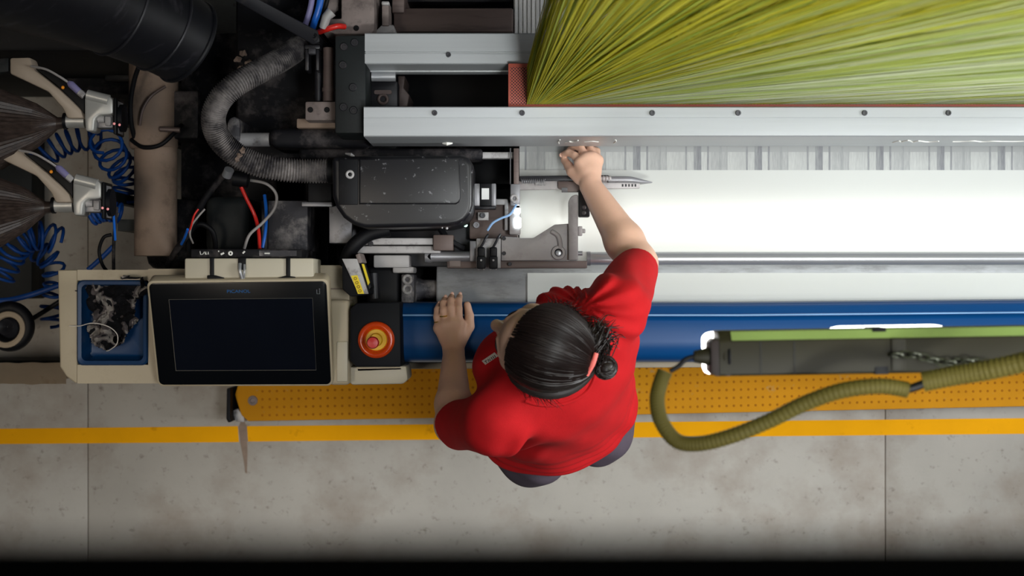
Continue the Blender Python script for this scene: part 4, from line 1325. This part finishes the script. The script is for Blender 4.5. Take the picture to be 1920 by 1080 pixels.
put('cable_gland', B().tube([lw(-0.022, 0.028, 2.178), lw(-0.004, 0.028, 2.178), lw(0.006, 0.028, 2.178), lw(0.026, 0.028, 2.19)], [0.008, 0.0125, 0.0135, 0.0135], 16), 'lamp_olive', la)
put('gland_ring', B().torus(lw(0.026, 0.028, 2.19), 0.0135, 0.002, dirx, 20, 8), 'black_rubber', la)
g0 = lw(-0.02, 0.028, 2.178)
tag(put('lamp_cable', B().tube([g0, g0 + Vector((-0.014, -0.004, 0.002)), W(1272, 687, 2.18), W(1256, 696, 2.18)], 0.0036, 10, 6), 'black_rubber'), 'thin black cable joining lamp gland and olive conduit', 'cable')


def conduit(name, label, pts, r):
    P, _ = spline([W(*p) for p in pts], [0] * len(pts), 30)
    R = [r * (1.0 if (i % 4) < 2 else 0.94) for i in range(len(P))]
    return tag(put(name, B().tube(P, R, 18), 'conduit', None, 0), label, 'conduit', 'olive conduit lengths')


conduit('lamp_conduit', 'olive corrugated conduit hanging in a loop left of the lamp', [(1247, 696, 2.18), (1239, 716, 2.18), (1232, 750, 2.19), (1240, 790, 2.20), (1268, 826, 2.21), (1310, 832, 2.22), (1370, 818, 2.23), (1440, 790, 2.24), (1510, 756, 2.26), (1580, 732, 2.28), (1650, 724, 2.29), (1702, 731, 2.29)], 0.0112)
conduit('lamp_conduit', 'olive conduit length crossing below the lamp at picture edge', [(1730, 716, 2.29), (1790, 704, 2.30), (1860, 692, 2.32), (1960, 668, 2.36), (2200, 600, 2.5)], 0.0142)
tag(put('conduit_core', B().tube([W(1694, 730, 2.29), W(1712, 727, 2.292), W(1740, 716, 2.295)], 0.0062, 10, 4), 'black'), 'black cable core bared between the two conduit lengths', 'cable')
chn = thing('lamp_chain', 'steel link chain lying slack on top of the lamp', 'chain', W(1750, 670, 2.204))
for i in range(18):
    u = 0.262 + i * 0.0125
    v = 0.026 - 0.0016 * i + 0.003 * math.sin(i * 0.9)
    c = lw(u, v, 2.2075 + (i % 2) * 0.001)
    if i % 2:
        put('link', B().torus(c, 0.0052, 0.0018, (0.15, 0.5, 0.85), 14, 6, 1.6, (1, -0.1, 0)), 'chain_steel', chn)
    else:
        put('link', B().torus(c + Vector((0, 0, 0.002)), 0.0052, 0.0018, (0.1, -0.75, 0.5), 14, 6, 1.6, (1, -0.1, 0)), 'chain_steel', chn)
sus = thing('lamp_hanger', 'thin steel rods holding the lamp from above', 'hanger', lw(0.9, 0.03, 2.2))
put('rod', B().tube([lw(0.9, 0.03, 2.2), lw(0.9, 0.40, 5.2)], 0.003, 8), 'steel', sus)
put('rod', B().tube([lw(0.86, 0.03, 2.2), lw(1.2, 0.40, 5.2)], 0.003, 8), 'steel', sus)

# ------------------------------------------------------------------ gantry handrail close under the viewpoint
gr = thing('gantry_handrail', 'dark round handrail crossing the bottom edge, close and blurred', 'handrail', (0, -0.08, 0))
put('rail', B().tube([Vector((-1.95, -0.084, 4.055)), Vector((0.0, -0.0835, 4.055)), Vector((2.45, -0.079, 4.055))], 0.026, 28), 'rail_paint', gr)
for x in (-1.9, 2.4):
    put('post', B().tube([Vector((x, -0.084, 0.0)), Vector((x, -0.084, 4.05))], 0.02, 16), 'rail_paint', gr)

# ------------------------------------------------------------------ the operator: one continuous body from a distance field


class Field:
    def __init__(s, lo, hi, h):
        s.lo = np.array(lo, dtype=np.float32)
        s.h = h
        s.n = np.ceil((np.array(hi) - np.array(lo)) / h).astype(int) + 1
        s.f = np.full(tuple(s.n), 1.0, dtype=np.float32)

    def _sl(s, lo, hi):
        a = np.maximum(np.floor((np.array(lo) - s.lo) / s.h).astype(int), 0)
        b = np.minimum(np.ceil((np.array(hi) - s.lo) / s.h).astype(int) + 1, s.n)
        if np.any(b <= a):
            return None, None
        ax = [s.lo[i] + s.h * np.arange(a[i], b[i], dtype=np.float32) for i in range(3)]
        return (slice(a[0], b[0]), slice(a[1], b[1]), slice(a[2], b[2])), (ax[0][:, None, None], ax[1][None, :, None], ax[2][None, None, :])

    def _un(s, sl, d, k):
        f = s.f[sl]
        if k > 0:
            t = np.clip(0.5 + 0.5 * (f - d) / k, 0, 1)
            r = f * (1 - t) + d * t - k * t * (1 - t)
            s.f[sl] = np.where(f > 0.9, d, r)
        else:
            s.f[sl] = np.minimum(f, d)

    def cap(s, a, b, ra, rb, k=0.015, flat=None):
        a, b = np.array(a, dtype=np.float32), np.array(b, dtype=np.float32)
        m = max(ra, rb) + 2 * k + 0.02
        sl, g = s._sl(np.minimum(a, b) - m, np.maximum(a, b) + m)
        if sl is None:
            return
        ba = b - a
        L2 = float(ba @ ba) + 1e-12
        p = [g[i] - a[i] for i in range(3)]
        t = np.clip((p[0] * ba[0] + p[1] * ba[1] + p[2] * ba[2]) / L2, 0, 1)
        d = np.sqrt((p[0] - ba[0] * t) ** 2 + (p[1] - ba[1] * t) ** 2 + (p[2] - ba[2] * t) ** 2) - (ra + (rb - ra) * t)
        s._un(sl, d, k)

    def ell(s, c, r, ax, k=0.015, neg=False):
        """ellipsoid; ax = three unit vectors"""
        c = np.array(c, dtype=np.float32)
        m = max(r) + 2 * k + 0.02
        sl, g = s._sl(c - m, c + m)
        if sl is None:
            return
        p = [g[i] - c[i] for i in range(3)]
        k0 = 0
        k1 = 0
        for j in range(3):
            q = p[0] * ax[j][0] + p[1] * ax[j][1] + p[2] * ax[j][2]
            k0 = k0 + (q / r[j]) ** 2
            k1 = k1 + (q / r[j] ** 2) ** 2
        k0 = np.sqrt(k0)
        d = k0 * (k0 - 1) / np.maximum(np.sqrt(k1), 1e-6)
        if neg:
            s.f[sl] = np.maximum(s.f[sl], -d)
        else:
            s._un(sl, d, k)

    def coords(s):
        return [s.lo[i] + s.h * np.arange(s.n[i], dtype=np.float32).reshape([-1 if j == i else 1 for j in range(3)]) for i in range(3)]

    def plane(s, p, nrm):
        """keep the side against the normal"""
        g = s.coords()
        n = np.array(Vector(nrm).normalized())
        s.f = np.maximum(s.f, (g[0] - p[0]) * n[0] + (g[1] - p[1]) * n[1] + (g[2] - p[2]) * n[2])

    def mesh(s, name):
        f = s.f
        ins = f < 0
        act = np.zeros(tuple(s.n - 1), dtype=np.int8)
        for i in (0, 1):
            for j in (0, 1):
                for k in (0, 1):
                    act += ins[i:s.n[0] - 1 + i, j:s.n[1] - 1 + j, k:s.n[2] - 1 + k]
        cells = np.argwhere((act > 0) & (act < 8))
        idx = np.full(act.shape, -1, dtype=np.int32)
        idx[cells[:, 0], cells[:, 1], cells[:, 2]] = np.arange(len(cells))
        acc = np.zeros((len(cells), 3))
        cnt = np.zeros(len(cells))
        cor = [(i, j, k) for i in (0, 1) for j in (0, 1) for k in (0, 1)]
        val = {c: f[cells[:, 0] + c[0], cells[:, 1] + c[1], cells[:, 2] + c[2]] for c in cor}
        for c in cor:
            for a in range(3):
                if c[a] == 0:
                    e = list(c)
                    e[a] = 1
                    e = tuple(e)
                    va, vb = val[c], val[e]
                    x = (va < 0) != (vb < 0)
                    t = np.where(x, va / np.where(x, va - vb, 1), 0)
                    for q in range(3):
                        acc[:, q] += np.where(x, c[q] + (t if q == a else 0), 0)
                    cnt += x
        pos = s.lo + (cells + acc / cnt[:, None]) * s.h
        quads = []
        for a in range(3):
            b, c = (a + 1) % 3, (a + 2) % 3
            sl0 = [slice(None)] * 3
            sl1 = [slice(None)] * 3
            sl0[a], sl1[a] = slice(0, s.n[a] - 1), slice(1, s.n[a])
            x = ins[tuple(sl0)] != ins[tuple(sl1)]
            e = np.argwhere(x)
            e = e[(e[:, b] > 0) & (e[:, c] > 0) & (e[:, b] < s.n[b] - 1) & (e[:, c] < s.n[c] - 1)]
            if not len(e):
                continue
            flip = ins[e[:, 0], e[:, 1], e[:, 2]]

            def at(db, dc):
                q = e.copy()
                q[:, b] -= db
                q[:, c] -= dc
                return idx[q[:, 0], q[:, 1], q[:, 2]]
            Q = np.stack([at(1, 1), at(0, 1), at(0, 0), at(1, 0)], 1)
            Q[~flip] = Q[~flip][:, ::-1]
            quads.append(Q)
        Q = np.concatenate(quads)
        Q = Q[(Q >= 0).all(1)]
        me = bpy.data.meshes.new(name)
        me.vertices.add(len(pos))
        me.vertices.foreach_set('co', pos.astype(np.float32).ravel())
        me.loops.add(Q.size)
        me.loops.foreach_set('vertex_index', Q.ravel().astype(np.int32))
        me.polygons.add(len(Q))
        me.polygons.foreach_set('loop_start', np.arange(0, Q.size, 4, dtype=np.int32))
        me.update(calc_edges=True)
        me.validate()
        me.polygons.foreach_set('use_smooth', [True] * len(me.polygons))
        return me


def unit(x, y, z=0.0):
    return Vector((x, y, z)).normalized()


Zv = Vector((0, 0, 1))
LS, RS = Vector((-0.030, -0.262, 1.395)), Vector((0.205, -0.040, 1.395))
LE, RE = Vector((-0.122, -0.286, 1.165)), Vector((0.266, 0.052, 1.125))
LW_, RW_ = Vector((-0.128, -0.142, 0.998)), Vector((0.172, 0.222, 1.020))
SR = unit(RS.x - LS.x, RS.y - LS.y)            # shoulder line
SF = unit(-SR.y, SR.x)                         # chest forward
HR = unit(0.95, 0.31)
HF = unit(-HR.y, HR.x)
MR = (SR + HR).normalized()
MF = unit(-MR.y, MR.x)
CH = (LS + RS) / 2 + Vector((0, 0, -0.10)) - SF * 0.004
PE = Vector((0.098, -0.276, 0.99))
BE = CH.lerp(PE, 0.52) + Vector((0, 0, 0.0))
HC = Vector((0.060, -0.113, 1.520))
hd_ = unit(-0.905, 0.425)
pt = math.radians(16)
HFw = (hd_ * math.cos(pt) - Zv * math.sin(pt)).normalized()
HUp = (hd_ * math.sin(pt) + Zv * math.cos(pt)).normalized()
HRt = HFw.cross(HUp).normalized()
NB = Vector((0.090, -0.150, 1.38))


def hp(r, f, u):
    return HC + HRt * r + HFw * f + HUp * u


LHIP, RHIP = PE - HR * 0.088 - Zv * 0.06, PE + HR * 0.088 - Zv * 0.06
LKN, RKN = LHIP + Vector((-0.012, 0.035, -0.38)), RHIP + Vector((0.018, 0.030, -0.38))
LAN, RAN = LKN + Vector((-0.004, -0.045, -0.37)), RKN + Vector((0.01, -0.045, -0.37))

body = Field((-0.19, -0.47, 0.11), (0.36, 0.37, 1.68), 0.0036)
# trunk, kept inside the clothes
body.ell(PE, (0.150, 0.105, 0.11), (HR, HF, Zv), 0.03)
body.ell(BE, (0.135, 0.10, 0.14), (MR, MF, Zv), 0.04)
body.ell(CH, (0.150, 0.10, 0.15), (SR, SF, Zv), 0.04)
body.cap(LS, RS, 0.042, 0.042, 0.04)
body.cap(NB - Zv * 0.03, hp(0, -0.02, -0.06), 0.060, 0.050, 0.03)
for h_, k_, a_ in ((LHIP, LKN, LAN), (RHIP, RKN, RAN)):
    body.cap(h_, k_, 0.078, 0.052, 0.03)
    body.cap(k_, k_.lerp(a_, 0.35), 0.052, 0.050, 0.02)
    body.cap(k_.lerp(a_, 0.35), a_, 0.050, 0.036, 0.02)
    body.cap(a_ - Zv * 0.015, a_ + HF * 0.12 - Zv * 0.035, 0.034, 0.024, 0.02)
# head
ax_h = (HRt, HFw, HUp)
body.ell(HC, (0.073, 0.088, 0.086), ax_h, 0.02)
body.ell(hp(0, 0.036, -0.062), (0.056, 0.062, 0.066), ax_h, 0.03)
body.cap(hp(0, 0.070, -0.112), hp(0, 0.074, -0.108), 0.018, 0.018, 0.02)
body.cap(hp(0, 0.088, -0.004), hp(0, 0.113, -0.036), 0.008, 0.0120, 0.010)
body.cap(hp(-0.010, 0.100, -0.044), hp(0.010, 0.100, -0.044), 0.009, 0.009, 0.006)
body.cap(hp(-0.018, 0.088, -0.073), hp(0.018, 0.088, -0.073), 0.0075, 0.0075, 0.006)
body.cap(hp(-0.016, 0.086, -0.082), hp(0.016, 0.086, -0.082), 0.008, 0.008, 0.006)
for sg in (-1, 1):
    body.cap(hp(0.020 * sg, 0.080, 0.020), hp(0.044 * sg, 0.066, 0.018), 0.0075, 0.006, 0.01)
    body.ell(hp(0.034 * sg, 0.081, -0.004), (0.015, 0.010, 0.011), ax_h, 0.004, True)
    body.ell(hp(0.077 * sg, -0.004, -0.022), (0.008, 0.020, 0.031), ax_h, 0.006)
    body.ell(hp(0.083 * sg, 0.002, -0.020), (0.005, 0.010, 0.018), ax_h, 0.002, True)
    body.ell(hp(0.046 * sg, 0.058, -0.048), (0.024, 0.026, 0.024), ax_h, 0.02)


def arm(S, E, Wr, ru, re, rf, rw):
    body.cap(S, E, ru, re, 0.03)
    m = E.lerp(Wr, 0.28)
    body.cap(E, m, re, rf, 0.02)
    body.cap(m, Wr, rf, rw, 0.015)


arm(LS, LE, LW_, 0.044, 0.037, 0.038, 0.0235)
arm(RS, RE, RW_, 0.045, 0.039, 0.041, 0.0245)


def hand(Wr, pts, thumb, rs, palm_r=0.0125):
    for mcp, rr_ in zip([q[0] for q in pts], rs):
        body.cap(Wr, mcp, 0.0165, palm_r, 0.010)
    for i in range(3):
        body.cap(pts[i][0], pts[i + 1][0], palm_r * 0.92, palm_r * 0.92, 0.006)
        body.cap(Wr.lerp(pts[i][0], 0.55), Wr.lerp(pts[i + 1][0], 0.55), palm_r * 1.05, palm_r * 1.05, 0.006)
    for q, r in zip(pts, rs):
        for i in range(len(q) - 1):
            body.cap(q[i], q[i + 1], r * (1.06 - 0.06 * i), r * (1.0 - 0.07 * i), 0.0025)
    for i in range(len(thumb) - 1):
        body.cap(thumb[i], thumb[i + 1], 0.0155 - 0.003 * i, 0.0125 - 0.002 * i, 0.008 if i == 0 else 0.003)


# left hand: spread over the blue cover, fingertips hooked past its rear edge
LF = [[W(823, 615, 0.992), W(819, 594, 0.993), W(820, 580, 0.985), W(823, 572, 0.972)],
      [W(834, 608, 0.998), W(831, 583, 1.001), W(831, 568, 0.991), W(834, 561, 0.974)],
      [W(847, 604, 1.000), W(845, 576, 1.004), W(845, 563, 0.993), W(847, 556, 0.974)],
      [W(861, 606, 0.998), W(860, 578, 1.001), W(860, 563, 0.990), W(862, 556, 0.973)]]
hand(LW_, LF, [W(862, 640, 0.990), W(879, 612, 0.984), W(880, 592, 0.980), W(876, 572, 0.979)], [0.0078, 0.0080, 0.0084, 0.0083])
# right hand: pinching threads at the fell, under the front beam
RFp = [[W(1088, 306, 1.006), W(1078, 292, 0.992), W(1066, 286, 0.978), W(1056, 290, 0.962)],
       [W(1099, 298, 1.002), W(1090, 279, 0.980), W(1078, 274, 0.964), W(1068, 281, 0.950)],
       [W(1110, 296, 0.998), W(1106, 277, 0.970), W(1094, 270, 0.954), W(1086, 279, 0.945)],
       [W(1120, 301, 0.992), W(1119, 283, 0.968), W(1108, 277, 0.952), W(1100, 285, 0.944)]]
hand(RW_, RFp, [W(1088, 334, 1.004), W(1073, 322, 0.992), W(1066, 311, 0.976), W(1058, 300, 0.960)], [0.0086, 0.0086, 0.0084, 0.0078], 0.0135)
pe = thing('person', 'woman in red shirt leaning over the loom, reaching under the front beam', 'person', (PE.x, PE.y, 0.12))
bo = mesh_obj('body', body.mesh('body'), 'skin', pe, 0)
bo.data.polygons.foreach_set('use_smooth', [True] * len(bo.data.polygons))
for sg in (-1, 1):
    put('eye', B().ball(hp(0.034 * sg, 0.0655, -0.004), 0.0115, n=14), 'eye_white', pe)
    put('pupil', B().ball(hp(0.034 * sg, 0.0745, -0.006), 0.004, 0.004, 0.004, 10), 'hair', pe)
    put('eyebrow', B().tube([hp(0.018 * sg, 0.0865, 0.022), hp(0.034 * sg, 0.079, 0.025), hp(0.048 * sg, 0.066, 0.020)], [0.002, 0.0026, 0.0012], 6, 4), 'hair', pe)
put('lips', B().tube([hp(-0.019, 0.0915, -0.078), hp(0, 0.0975, -0.0775), hp(0.019, 0.0915, -0.078)], [0.002, 0.0045, 0.002], 8, 4), 'lip', pe)
# nails
for q in LF + RFp:
    d = (q[3] - q[2]).normalized()
    up_ = (Vector((0, 0, 1)) - d * d.z).normalized()
    put('fingernail', B().ball(q[3] + up_ * 0.0066, 0.0042, 0.0048, 0.0014, 8), 'nail', pe)
for q, u in ((LF[0], 0.55), (LF[1], 0.62)):
    p = q[0].lerp(q[1], u)
    put('ring', B().torus(p, 0.0086, 0.0016, (q[1] - q[0]).normalized(), 22, 8), 'gold', pe, label='gold ring on a finger')

# shirt
sh = Field((-0.19, -0.47, 0.93), (0.36, 0.20, 1.50), 0.0040)
sh.ell(PE + Zv * 0.03, (0.180, 0.126, 0.16), (HR, HF, Zv), 0.03)
sh.ell(BE + Zv * 0.01 - MF * 0.008, (0.168, 0.132, 0.16), (MR, MF, Zv), 0.05)
sh.ell(CH - SF * 0.01, (0.178, 0.130, 0.15), (SR, SF, Zv), 0.05)
for sg in (-1, 1):
    sh.ell(CH + SF * (0.052 if sg > 0 else 0.078) + SR * 0.072 * sg - Zv * 0.02, (0.066, 0.062, 0.068), (SR, SF, Zv), 0.04)
sh.cap(LS, RS, 0.053, 0.053, 0.05)
sh.cap(NB - Zv * 0.04, NB + Zv * 0.0, 0.085, 0.070, 0.03)
LH, RH = LS.lerp(LE, 0.86), RS.lerp(RE, 0.80)
# sleeves cut at the hem before joining: build them in their own field
for S, E, t, r0, r1 in ((LS, LE, 0.80, 0.060, 0.054), (RS, RE, 0.80, 0.060, 0.050)):
    sh.cap(S, S.lerp(E, t), r0, r1, 0.03)
g = sh.coords()
for S, E, t in ((LS, LE, 0.84), (RS, RE, 0.80)):
    n = (E - S).normalized()
    c = S.lerp(E, t)
    d = (g[0] - c.x) * n.x + (g[1] - c.y) * n.y + (g[2] - c.z) * n.z
    near = (g[0] - c.x) ** 2 + (g[1] - c.y) ** 2 + (g[2] - c.z) ** 2 < 0.085 ** 2
    sh.f = np.where(near, np.maximum(sh.f, d), sh.f)
# neck opening: a bowl cut around the neck
nd = Vector((0.10, -0.06, 1)).normalized()
sh.f = np.maximum(sh.f, -(np.sqrt((g[0] - NB.x + 0.012) ** 2 + (g[1] - NB.y - 0.008) ** 2) * 1.0 - 0.070) * 1.0 - np.maximum(0, 1.375 - g[2]) * 4)
# folds: creases fanning from the right armpit and across the lower back
ap = RS - SR * 0.05 - Zv * 0.05 + SF * 0.05
ang = np.arctan2(g[1] - ap.y + 0 * g[2], g[0] - ap.x)
dist = np.sqrt((g[0] - ap.x) ** 2 + (g[1] - ap.y) ** 2)
fold = 0.0048 * np.sin(ang * 15 + 40 * (g[2] - 1.3)) * np.exp(-(dist / 0.13) ** 2) * np.clip(dist / 0.03, 0, 1)
lb_ = (g[0] - PE.x) * SR.x + (g[1] - PE.y) * SR.y
bk = -((g[0] - BE.x) * MF.x + (g[1] - BE.y) * MF.y)
fold = fold + 0.0038 * np.sin(150 * (g[2] - 1.1) + 18 * lb_ + 2.0 * np.sin(22 * lb_)) * np.exp(-((g[2] - 1.09) / 0.075) ** 2)
al2 = LS + Vector((0.05, -0.06, -0.12))
fold = fold + 0.010 * np.exp(-(((g[0] - al2.x) ** 2 + (g[1] - al2.y) ** 2) / 0.035 ** 2)) * np.sin(70 * (g[0] - al2.x) - 50 * (g[2] - al2.z))
fold = fold + 0.0032 * np.sin(34 * g[0] + 3 * np.sin(20 * g[1]) + 12 * g[2]) * np.sin(28 * g[1] - 10 * g[2] + 2)
sh.f = sh.f + fold.astype(np.float32)
sh.plane(PE + Zv * 0.045, (HF * 0.18 - Zv))
shm = mesh_obj('shirt', sh.mesh('shirt'), 'shirt_red', pe, 0)
shm.data.polygons.foreach_set('use_smooth', [True] * len(shm.data.polygons))
shm['label'] = 'red short sleeved shirt'
# collar band around the neck
ring = []
for k in range(33):
    a = 2 * PI * k / 32
    ring.append(Vector((NB.x - 0.012 + 0.073 * math.cos(a), NB.y + 0.008 + 0.073 * math.sin(a), 1.393 - 0.16 * (0.073 * math.cos(a) * SF.x + 0.073 * math.sin(a) * SF.y) / 0.2)))

# trousers
tz = Field((-0.14, -0.47, 0.14), (0.33, -0.06, 1.12), 0.0050)
tz.ell(PE - Zv * 0.005, (0.172, 0.118, 0.135), (HR, HF, Zv), 0.03)
for sg in (-1, 1):
    tz.ell(PE + HR * 0.075 * sg - HF * 0.058 - Zv * 0.035, (0.084, 0.088, 0.10), (HR, HF, Zv), 0.012)
for h_, k_, a_ in ((LHIP, LKN, LAN), (RHIP, RKN, RAN)):
    tz.cap(h_, k_, 0.094, 0.068, 0.025)
    tz.cap(k_, a_ + Zv * 0.03, 0.068, 0.062, 0.02)
gt = tz.coords()
tz.f = tz.f + (0.003 * np.sin(60 * gt[2] + 30 * gt[0]) * np.sin(35 * gt[0] + 20 * gt[1])).astype(np.float32)
tz.plane(LAN + Zv * 0.02, (0, 0, -1))
tr_ = mesh_obj('trousers', tz.mesh('trousers'), 'trouser', pe, 0)
tr_['label'] = 'dark grey trousers'
tr_.data.polygons.foreach_set('use_smooth', [True] * len(tr_.data.polygons))
put('pocket_flap', B().prism([(1140, 832), (1152, 833), (1162, 836), (1152, 842), (1140, 842)], 1.0, 0.05, 0.003), 'trouser', pe)
for a_ in (LAN, RAN):
    sf = Field((a_.x - 0.12, a_.y - 0.12, 0.10), (a_.x + 0.12, a_.y + 0.22, 0.26), 0.005)
    t0 = Vector((a_.x, a_.y, 0.158))
    sf.cap(t0 - HF * 0.04, t0 + HF * 0.05, 0.044, 0.044, 0.02)
    sf.cap(t0 + HF * 0.05, t0 + HF * 0.14, 0.046, 0.036, 0.02)
    sf.cap(a_ + Zv * 0.0, t0, 0.045, 0.045, 0.02)
    sf.plane((0, 0, 0.117), (0, 0, -1))
    so = mesh_obj('shoe', sf.mesh('shoe'), 'shoe', pe, 0)
    so['label'] = 'dark work shoe'

# hair: a cap over the skull, a knot at the back, strands drawn to the tie
hf = Field(tuple(HC - Vector((0.19, 0.16, 0.16))), tuple(HC + Vector((0.19, 0.16, 0.16))), 0.0035)
hr_ = (0.0865, 0.0905, 0.0935)
hcn = hp(0, -0.008, 0.002)
hf.ell(hcn, hr_, ax_h, 0.01)
gh = hf.coords()


def hcoord(v, c=hcn):
    return (gh[0] - c.x) * v.x + (gh[1] - c.y) * v.y + (gh[2] - c.z) * v.z


fF, fU, fR = hcoord(HFw), hcoord(HUp), hcoord(HRt)
hf.f = np.maximum(hf.f, fF - 0.040 - 0.16 * np.minimum(fU, 0.05) + 3.2 * fR * fR)
hf.f = np.maximum(hf.f, (-fU) - 0.050 + 0.25 * fF)
G = W(1096, 676, 1.53)                       # where the hair is gathered
KN = W(1135, 689, 1.535)
GL = W(1108, 634, 1.545)
hf.cap(G, G.lerp(HC, 0.3), 0.015, 0.028, 0.02)
hair = mesh_obj('hair', hf.mesh('hair'), 'hair', pe, 0)
hair.data.polygons.foreach_set('use_smooth', [True] * len(hair.data.polygons))
hair['label'] = 'dark brown hair drawn back'
tie = W(1107, 683, 1.538)
kn = B()
kn.ball(KN, 0.0215, 0.0215, 0.022, 24)
kno = put('hair_knot', kn, 'hair', hair, 60)
b = B()
ti = W(1118, 662, 1.574)
tj = W(1100, 703, 1.566)
b.tube([ti, ti.lerp(tj, 0.5) + Vector((0.002, 0.001, 0.005)), tj], [0.0045, 0.0052, 0.0045], 10, 6)
b.torus(tie + Vector((-0.001, 0, -0.018)), 0.017, 0.005, (KN - tie).normalized(), 24, 8)
put('hair_tie', b, 'hair_tie', pe, label='salmon pink hair tie')
# strands
b = B()
rnd = random.Random(5)


def on_cap(d, s):
    """point of the cap surface in local direction d (right, forward, up)"""
    k = 1 / math.sqrt((d.x / hr_[0]) ** 2 + (d.y / hr_[1]) ** 2 + (d.z / hr_[2]) ** 2)
    return hcn + (HRt * d.x + HFw * d.y + HUp * d.z) * k * s


gd = tie - hcn
gl_ = Vector((gd.dot(HRt), gd.dot(HFw), gd.dot(HUp))).normalized()
for i in range(1250):
    a = rnd.uniform(0, 2 * PI)
    # start on the hairline: front arc, temples, nape
    rim = Vector((math.sin(a) * 0.95, 0.44 * math.cos(a) - 0.04, -0.16 - 0.26 * abs(math.sin(a)) + 0.72 * max(0, math.cos(a)) - 0.30 * max(0, -math.cos(a))))
    st_ = rim.normalized()
    if rnd.random() < 0.5:
        st_ = st_.lerp(gl_, rnd.uniform(0, 0.6)).normalized()
    s0 = rnd.uniform(1.0, 1.022)
    if st_.dot(gl_) < -0.985:
        continue
    pts_ = []
    wv = rnd.uniform(0, 6)
    for k in range(11):
        t = k / 10
        d = st_.slerp(gl_, t * 0.97)
        d = (d + Vector((rnd.gauss(0, .004), rnd.gauss(0, .004), rnd.gauss(0, .004)))).normalized()
        s_ = s0 + 0.014 * math.sin(wv + 9 * a) * math.sin(PI * t) + 0.05 * t ** 4
        pts_.append(on_cap(d, s_))
    b.tube(pts_, [0.0012] + [0.0015] * 9 + [0.001], 4, caps=False)
for i in range(120):                                # knot: strands wound around it
    ax_ = Vector((rnd.gauss(0, 1), rnd.gauss(0, 1), rnd.gauss(0, 1))).normalized()
    ax_ = (ax_ * 0.5 + Vector((0.3, 0.2, 0.9))).normalized()
    u = ax_.orthogonal().normalized()
    v = ax_.cross(u)
    h_ = rnd.uniform(-0.8, 0.8)
    a0, da = rnd.uniform(0, 6.28), rnd.uniform(1.2, 2.4)
    pts_ = []
    for k in range(9):
        a = a0 + da * k / 8
        pts_.append(KN + ((u * math.cos(a) + v * math.sin(a)) * math.sqrt(1 - h_ * h_) + ax_ * h_) * 0.0222)
    b.tube(pts_, 0.0013, 4, caps=False)
for i in range(460):                                # loose tuft falling beside the tie
    p0 = tie + Vector((rnd.gauss(0, .006), rnd.gauss(0, .006), rnd.uniform(-.01, .006)))
    e = GL + Vector((rnd.gauss(0.004, .016), rnd.gauss(0.004, .012), rnd.gauss(-0.004, .008)))
    m_ = p0.lerp(e, 0.5) + Vector((rnd.gauss(0, .010), rnd.gauss(0, .010), rnd.uniform(0, .016)))
    e2 = e + Vector((rnd.gauss(0.008, .010), rnd.gauss(0.0, .010), rnd.gauss(-0.008, .006)))
    b.tube([p0, m_, e, e2], [0.0011, 0.0012, 0.0010, 0.0005], 4, 4, caps=False)
for i in range(150):                                # flyaway short hairs at temple and nape
    d = Vector((rnd.choice((1, 1, -1)) * rnd.uniform(.75, 1), rnd.uniform(-.5, .45), rnd.uniform(-.45, .1))).normalized()
    p0 = on_cap(d, 1.0)
    nn_ = (p0 - hcn).normalized()
    tg = (hd_ * rnd.uniform(-1, 0.6) + Zv * rnd.uniform(-.6, .4)).normalized()
    b.tube([p0, p0 + nn_ * 0.006 + tg * 0.010, p0 + nn_ * rnd.uniform(.008, .018) + tg * rnd.uniform(.016, .03)], [0.0006, 0.0005, 0.0003], 3, 3, caps=False)
sto = put('strands', b, 'hair', hair, 60)
sto['kind'] = 'stuff'

# white printed patch on the chest with dark letters
depsgraph = bpy.context.evaluated_depsgraph_get()
from mathutils.bvhtree import BVHTree
bm_ = bmesh.new()
bm_.from_mesh(shm.data)
bv = BVHTree.FromBMesh(bm_)
bm_.free()


def on_shirt(px, py, lift=0.0012):
    eye_ = Vector((0, 0, H))
    d = (W(px, py, 1.2) - eye_).normalized()
    hit = bv.ray_cast(eye_, d)
    return (hit[0] + hit[1] * lift) if hit[0] else W(px, py, 1.25)


cp_ = [(985, 752), (1005, 758), (1030, 760), (1055, 757), (1080, 748), (1098, 735), (1110, 718), (1116, 700)]
put('collar', B().tube([on_shirt(x, y, 0.0005) for x, y in cp_], 0.0034, 8, 5), 'shirt_red', shm)
b = B()
qa, qb, qc, qd = (904, 677), (911, 684), (935, 669), (928, 661)
N_ = 10
vs = [[b.bm.verts.new(on_shirt(qa[0] + (qd[0] - qa[0]) * i / N_ + (qb[0] - qa[0]) * k / 4 + (qc[0] - qd[0] - qb[0] + qa[0]) * i / N_ * k / 4, qa[1] + (qd[1] - qa[1]) * i / N_ + (qb[1] - qa[1]) * k / 4)) for k in range(5)] for i in range(N_ + 1)]
for i in range(N_):
    for k in range(4):
        b.bm.faces.new((vs[i][k], vs[i][k + 1], vs[i + 1][k + 1], vs[i + 1][k]))
put('chest_patch', b, 'patch_white', shm)


def stroke(pts):
    return [on_shirt(x, y, 0.002) for x, y in pts]


b = B()
ex, ey = (24 / 28.3, -15 / 28.3), (0.55, 0.83)       # along the patch, across the patch


def lp_(u, v):
    return (908.5 + ex[0] * u - ey[0] * 0 + 0.5 * v, 677.8 + ex[1] * u + 0.78 * v)


for pts in ([(3, 1), (3, 6)], [(1.4, 1.2), (5, 1.2)], [(8, 6), (8, 1), (12, 6), (12, 1)], [(15.5, 1), (15.5, 6)], [(19, 1), (19, 6)], [(22.5, 1), (22.5, 6)]):
    b.tube(stroke([lp_(u, v) for u, v in pts]), 0.0007, 5)
put('chest_print', b, 'ink', shm)
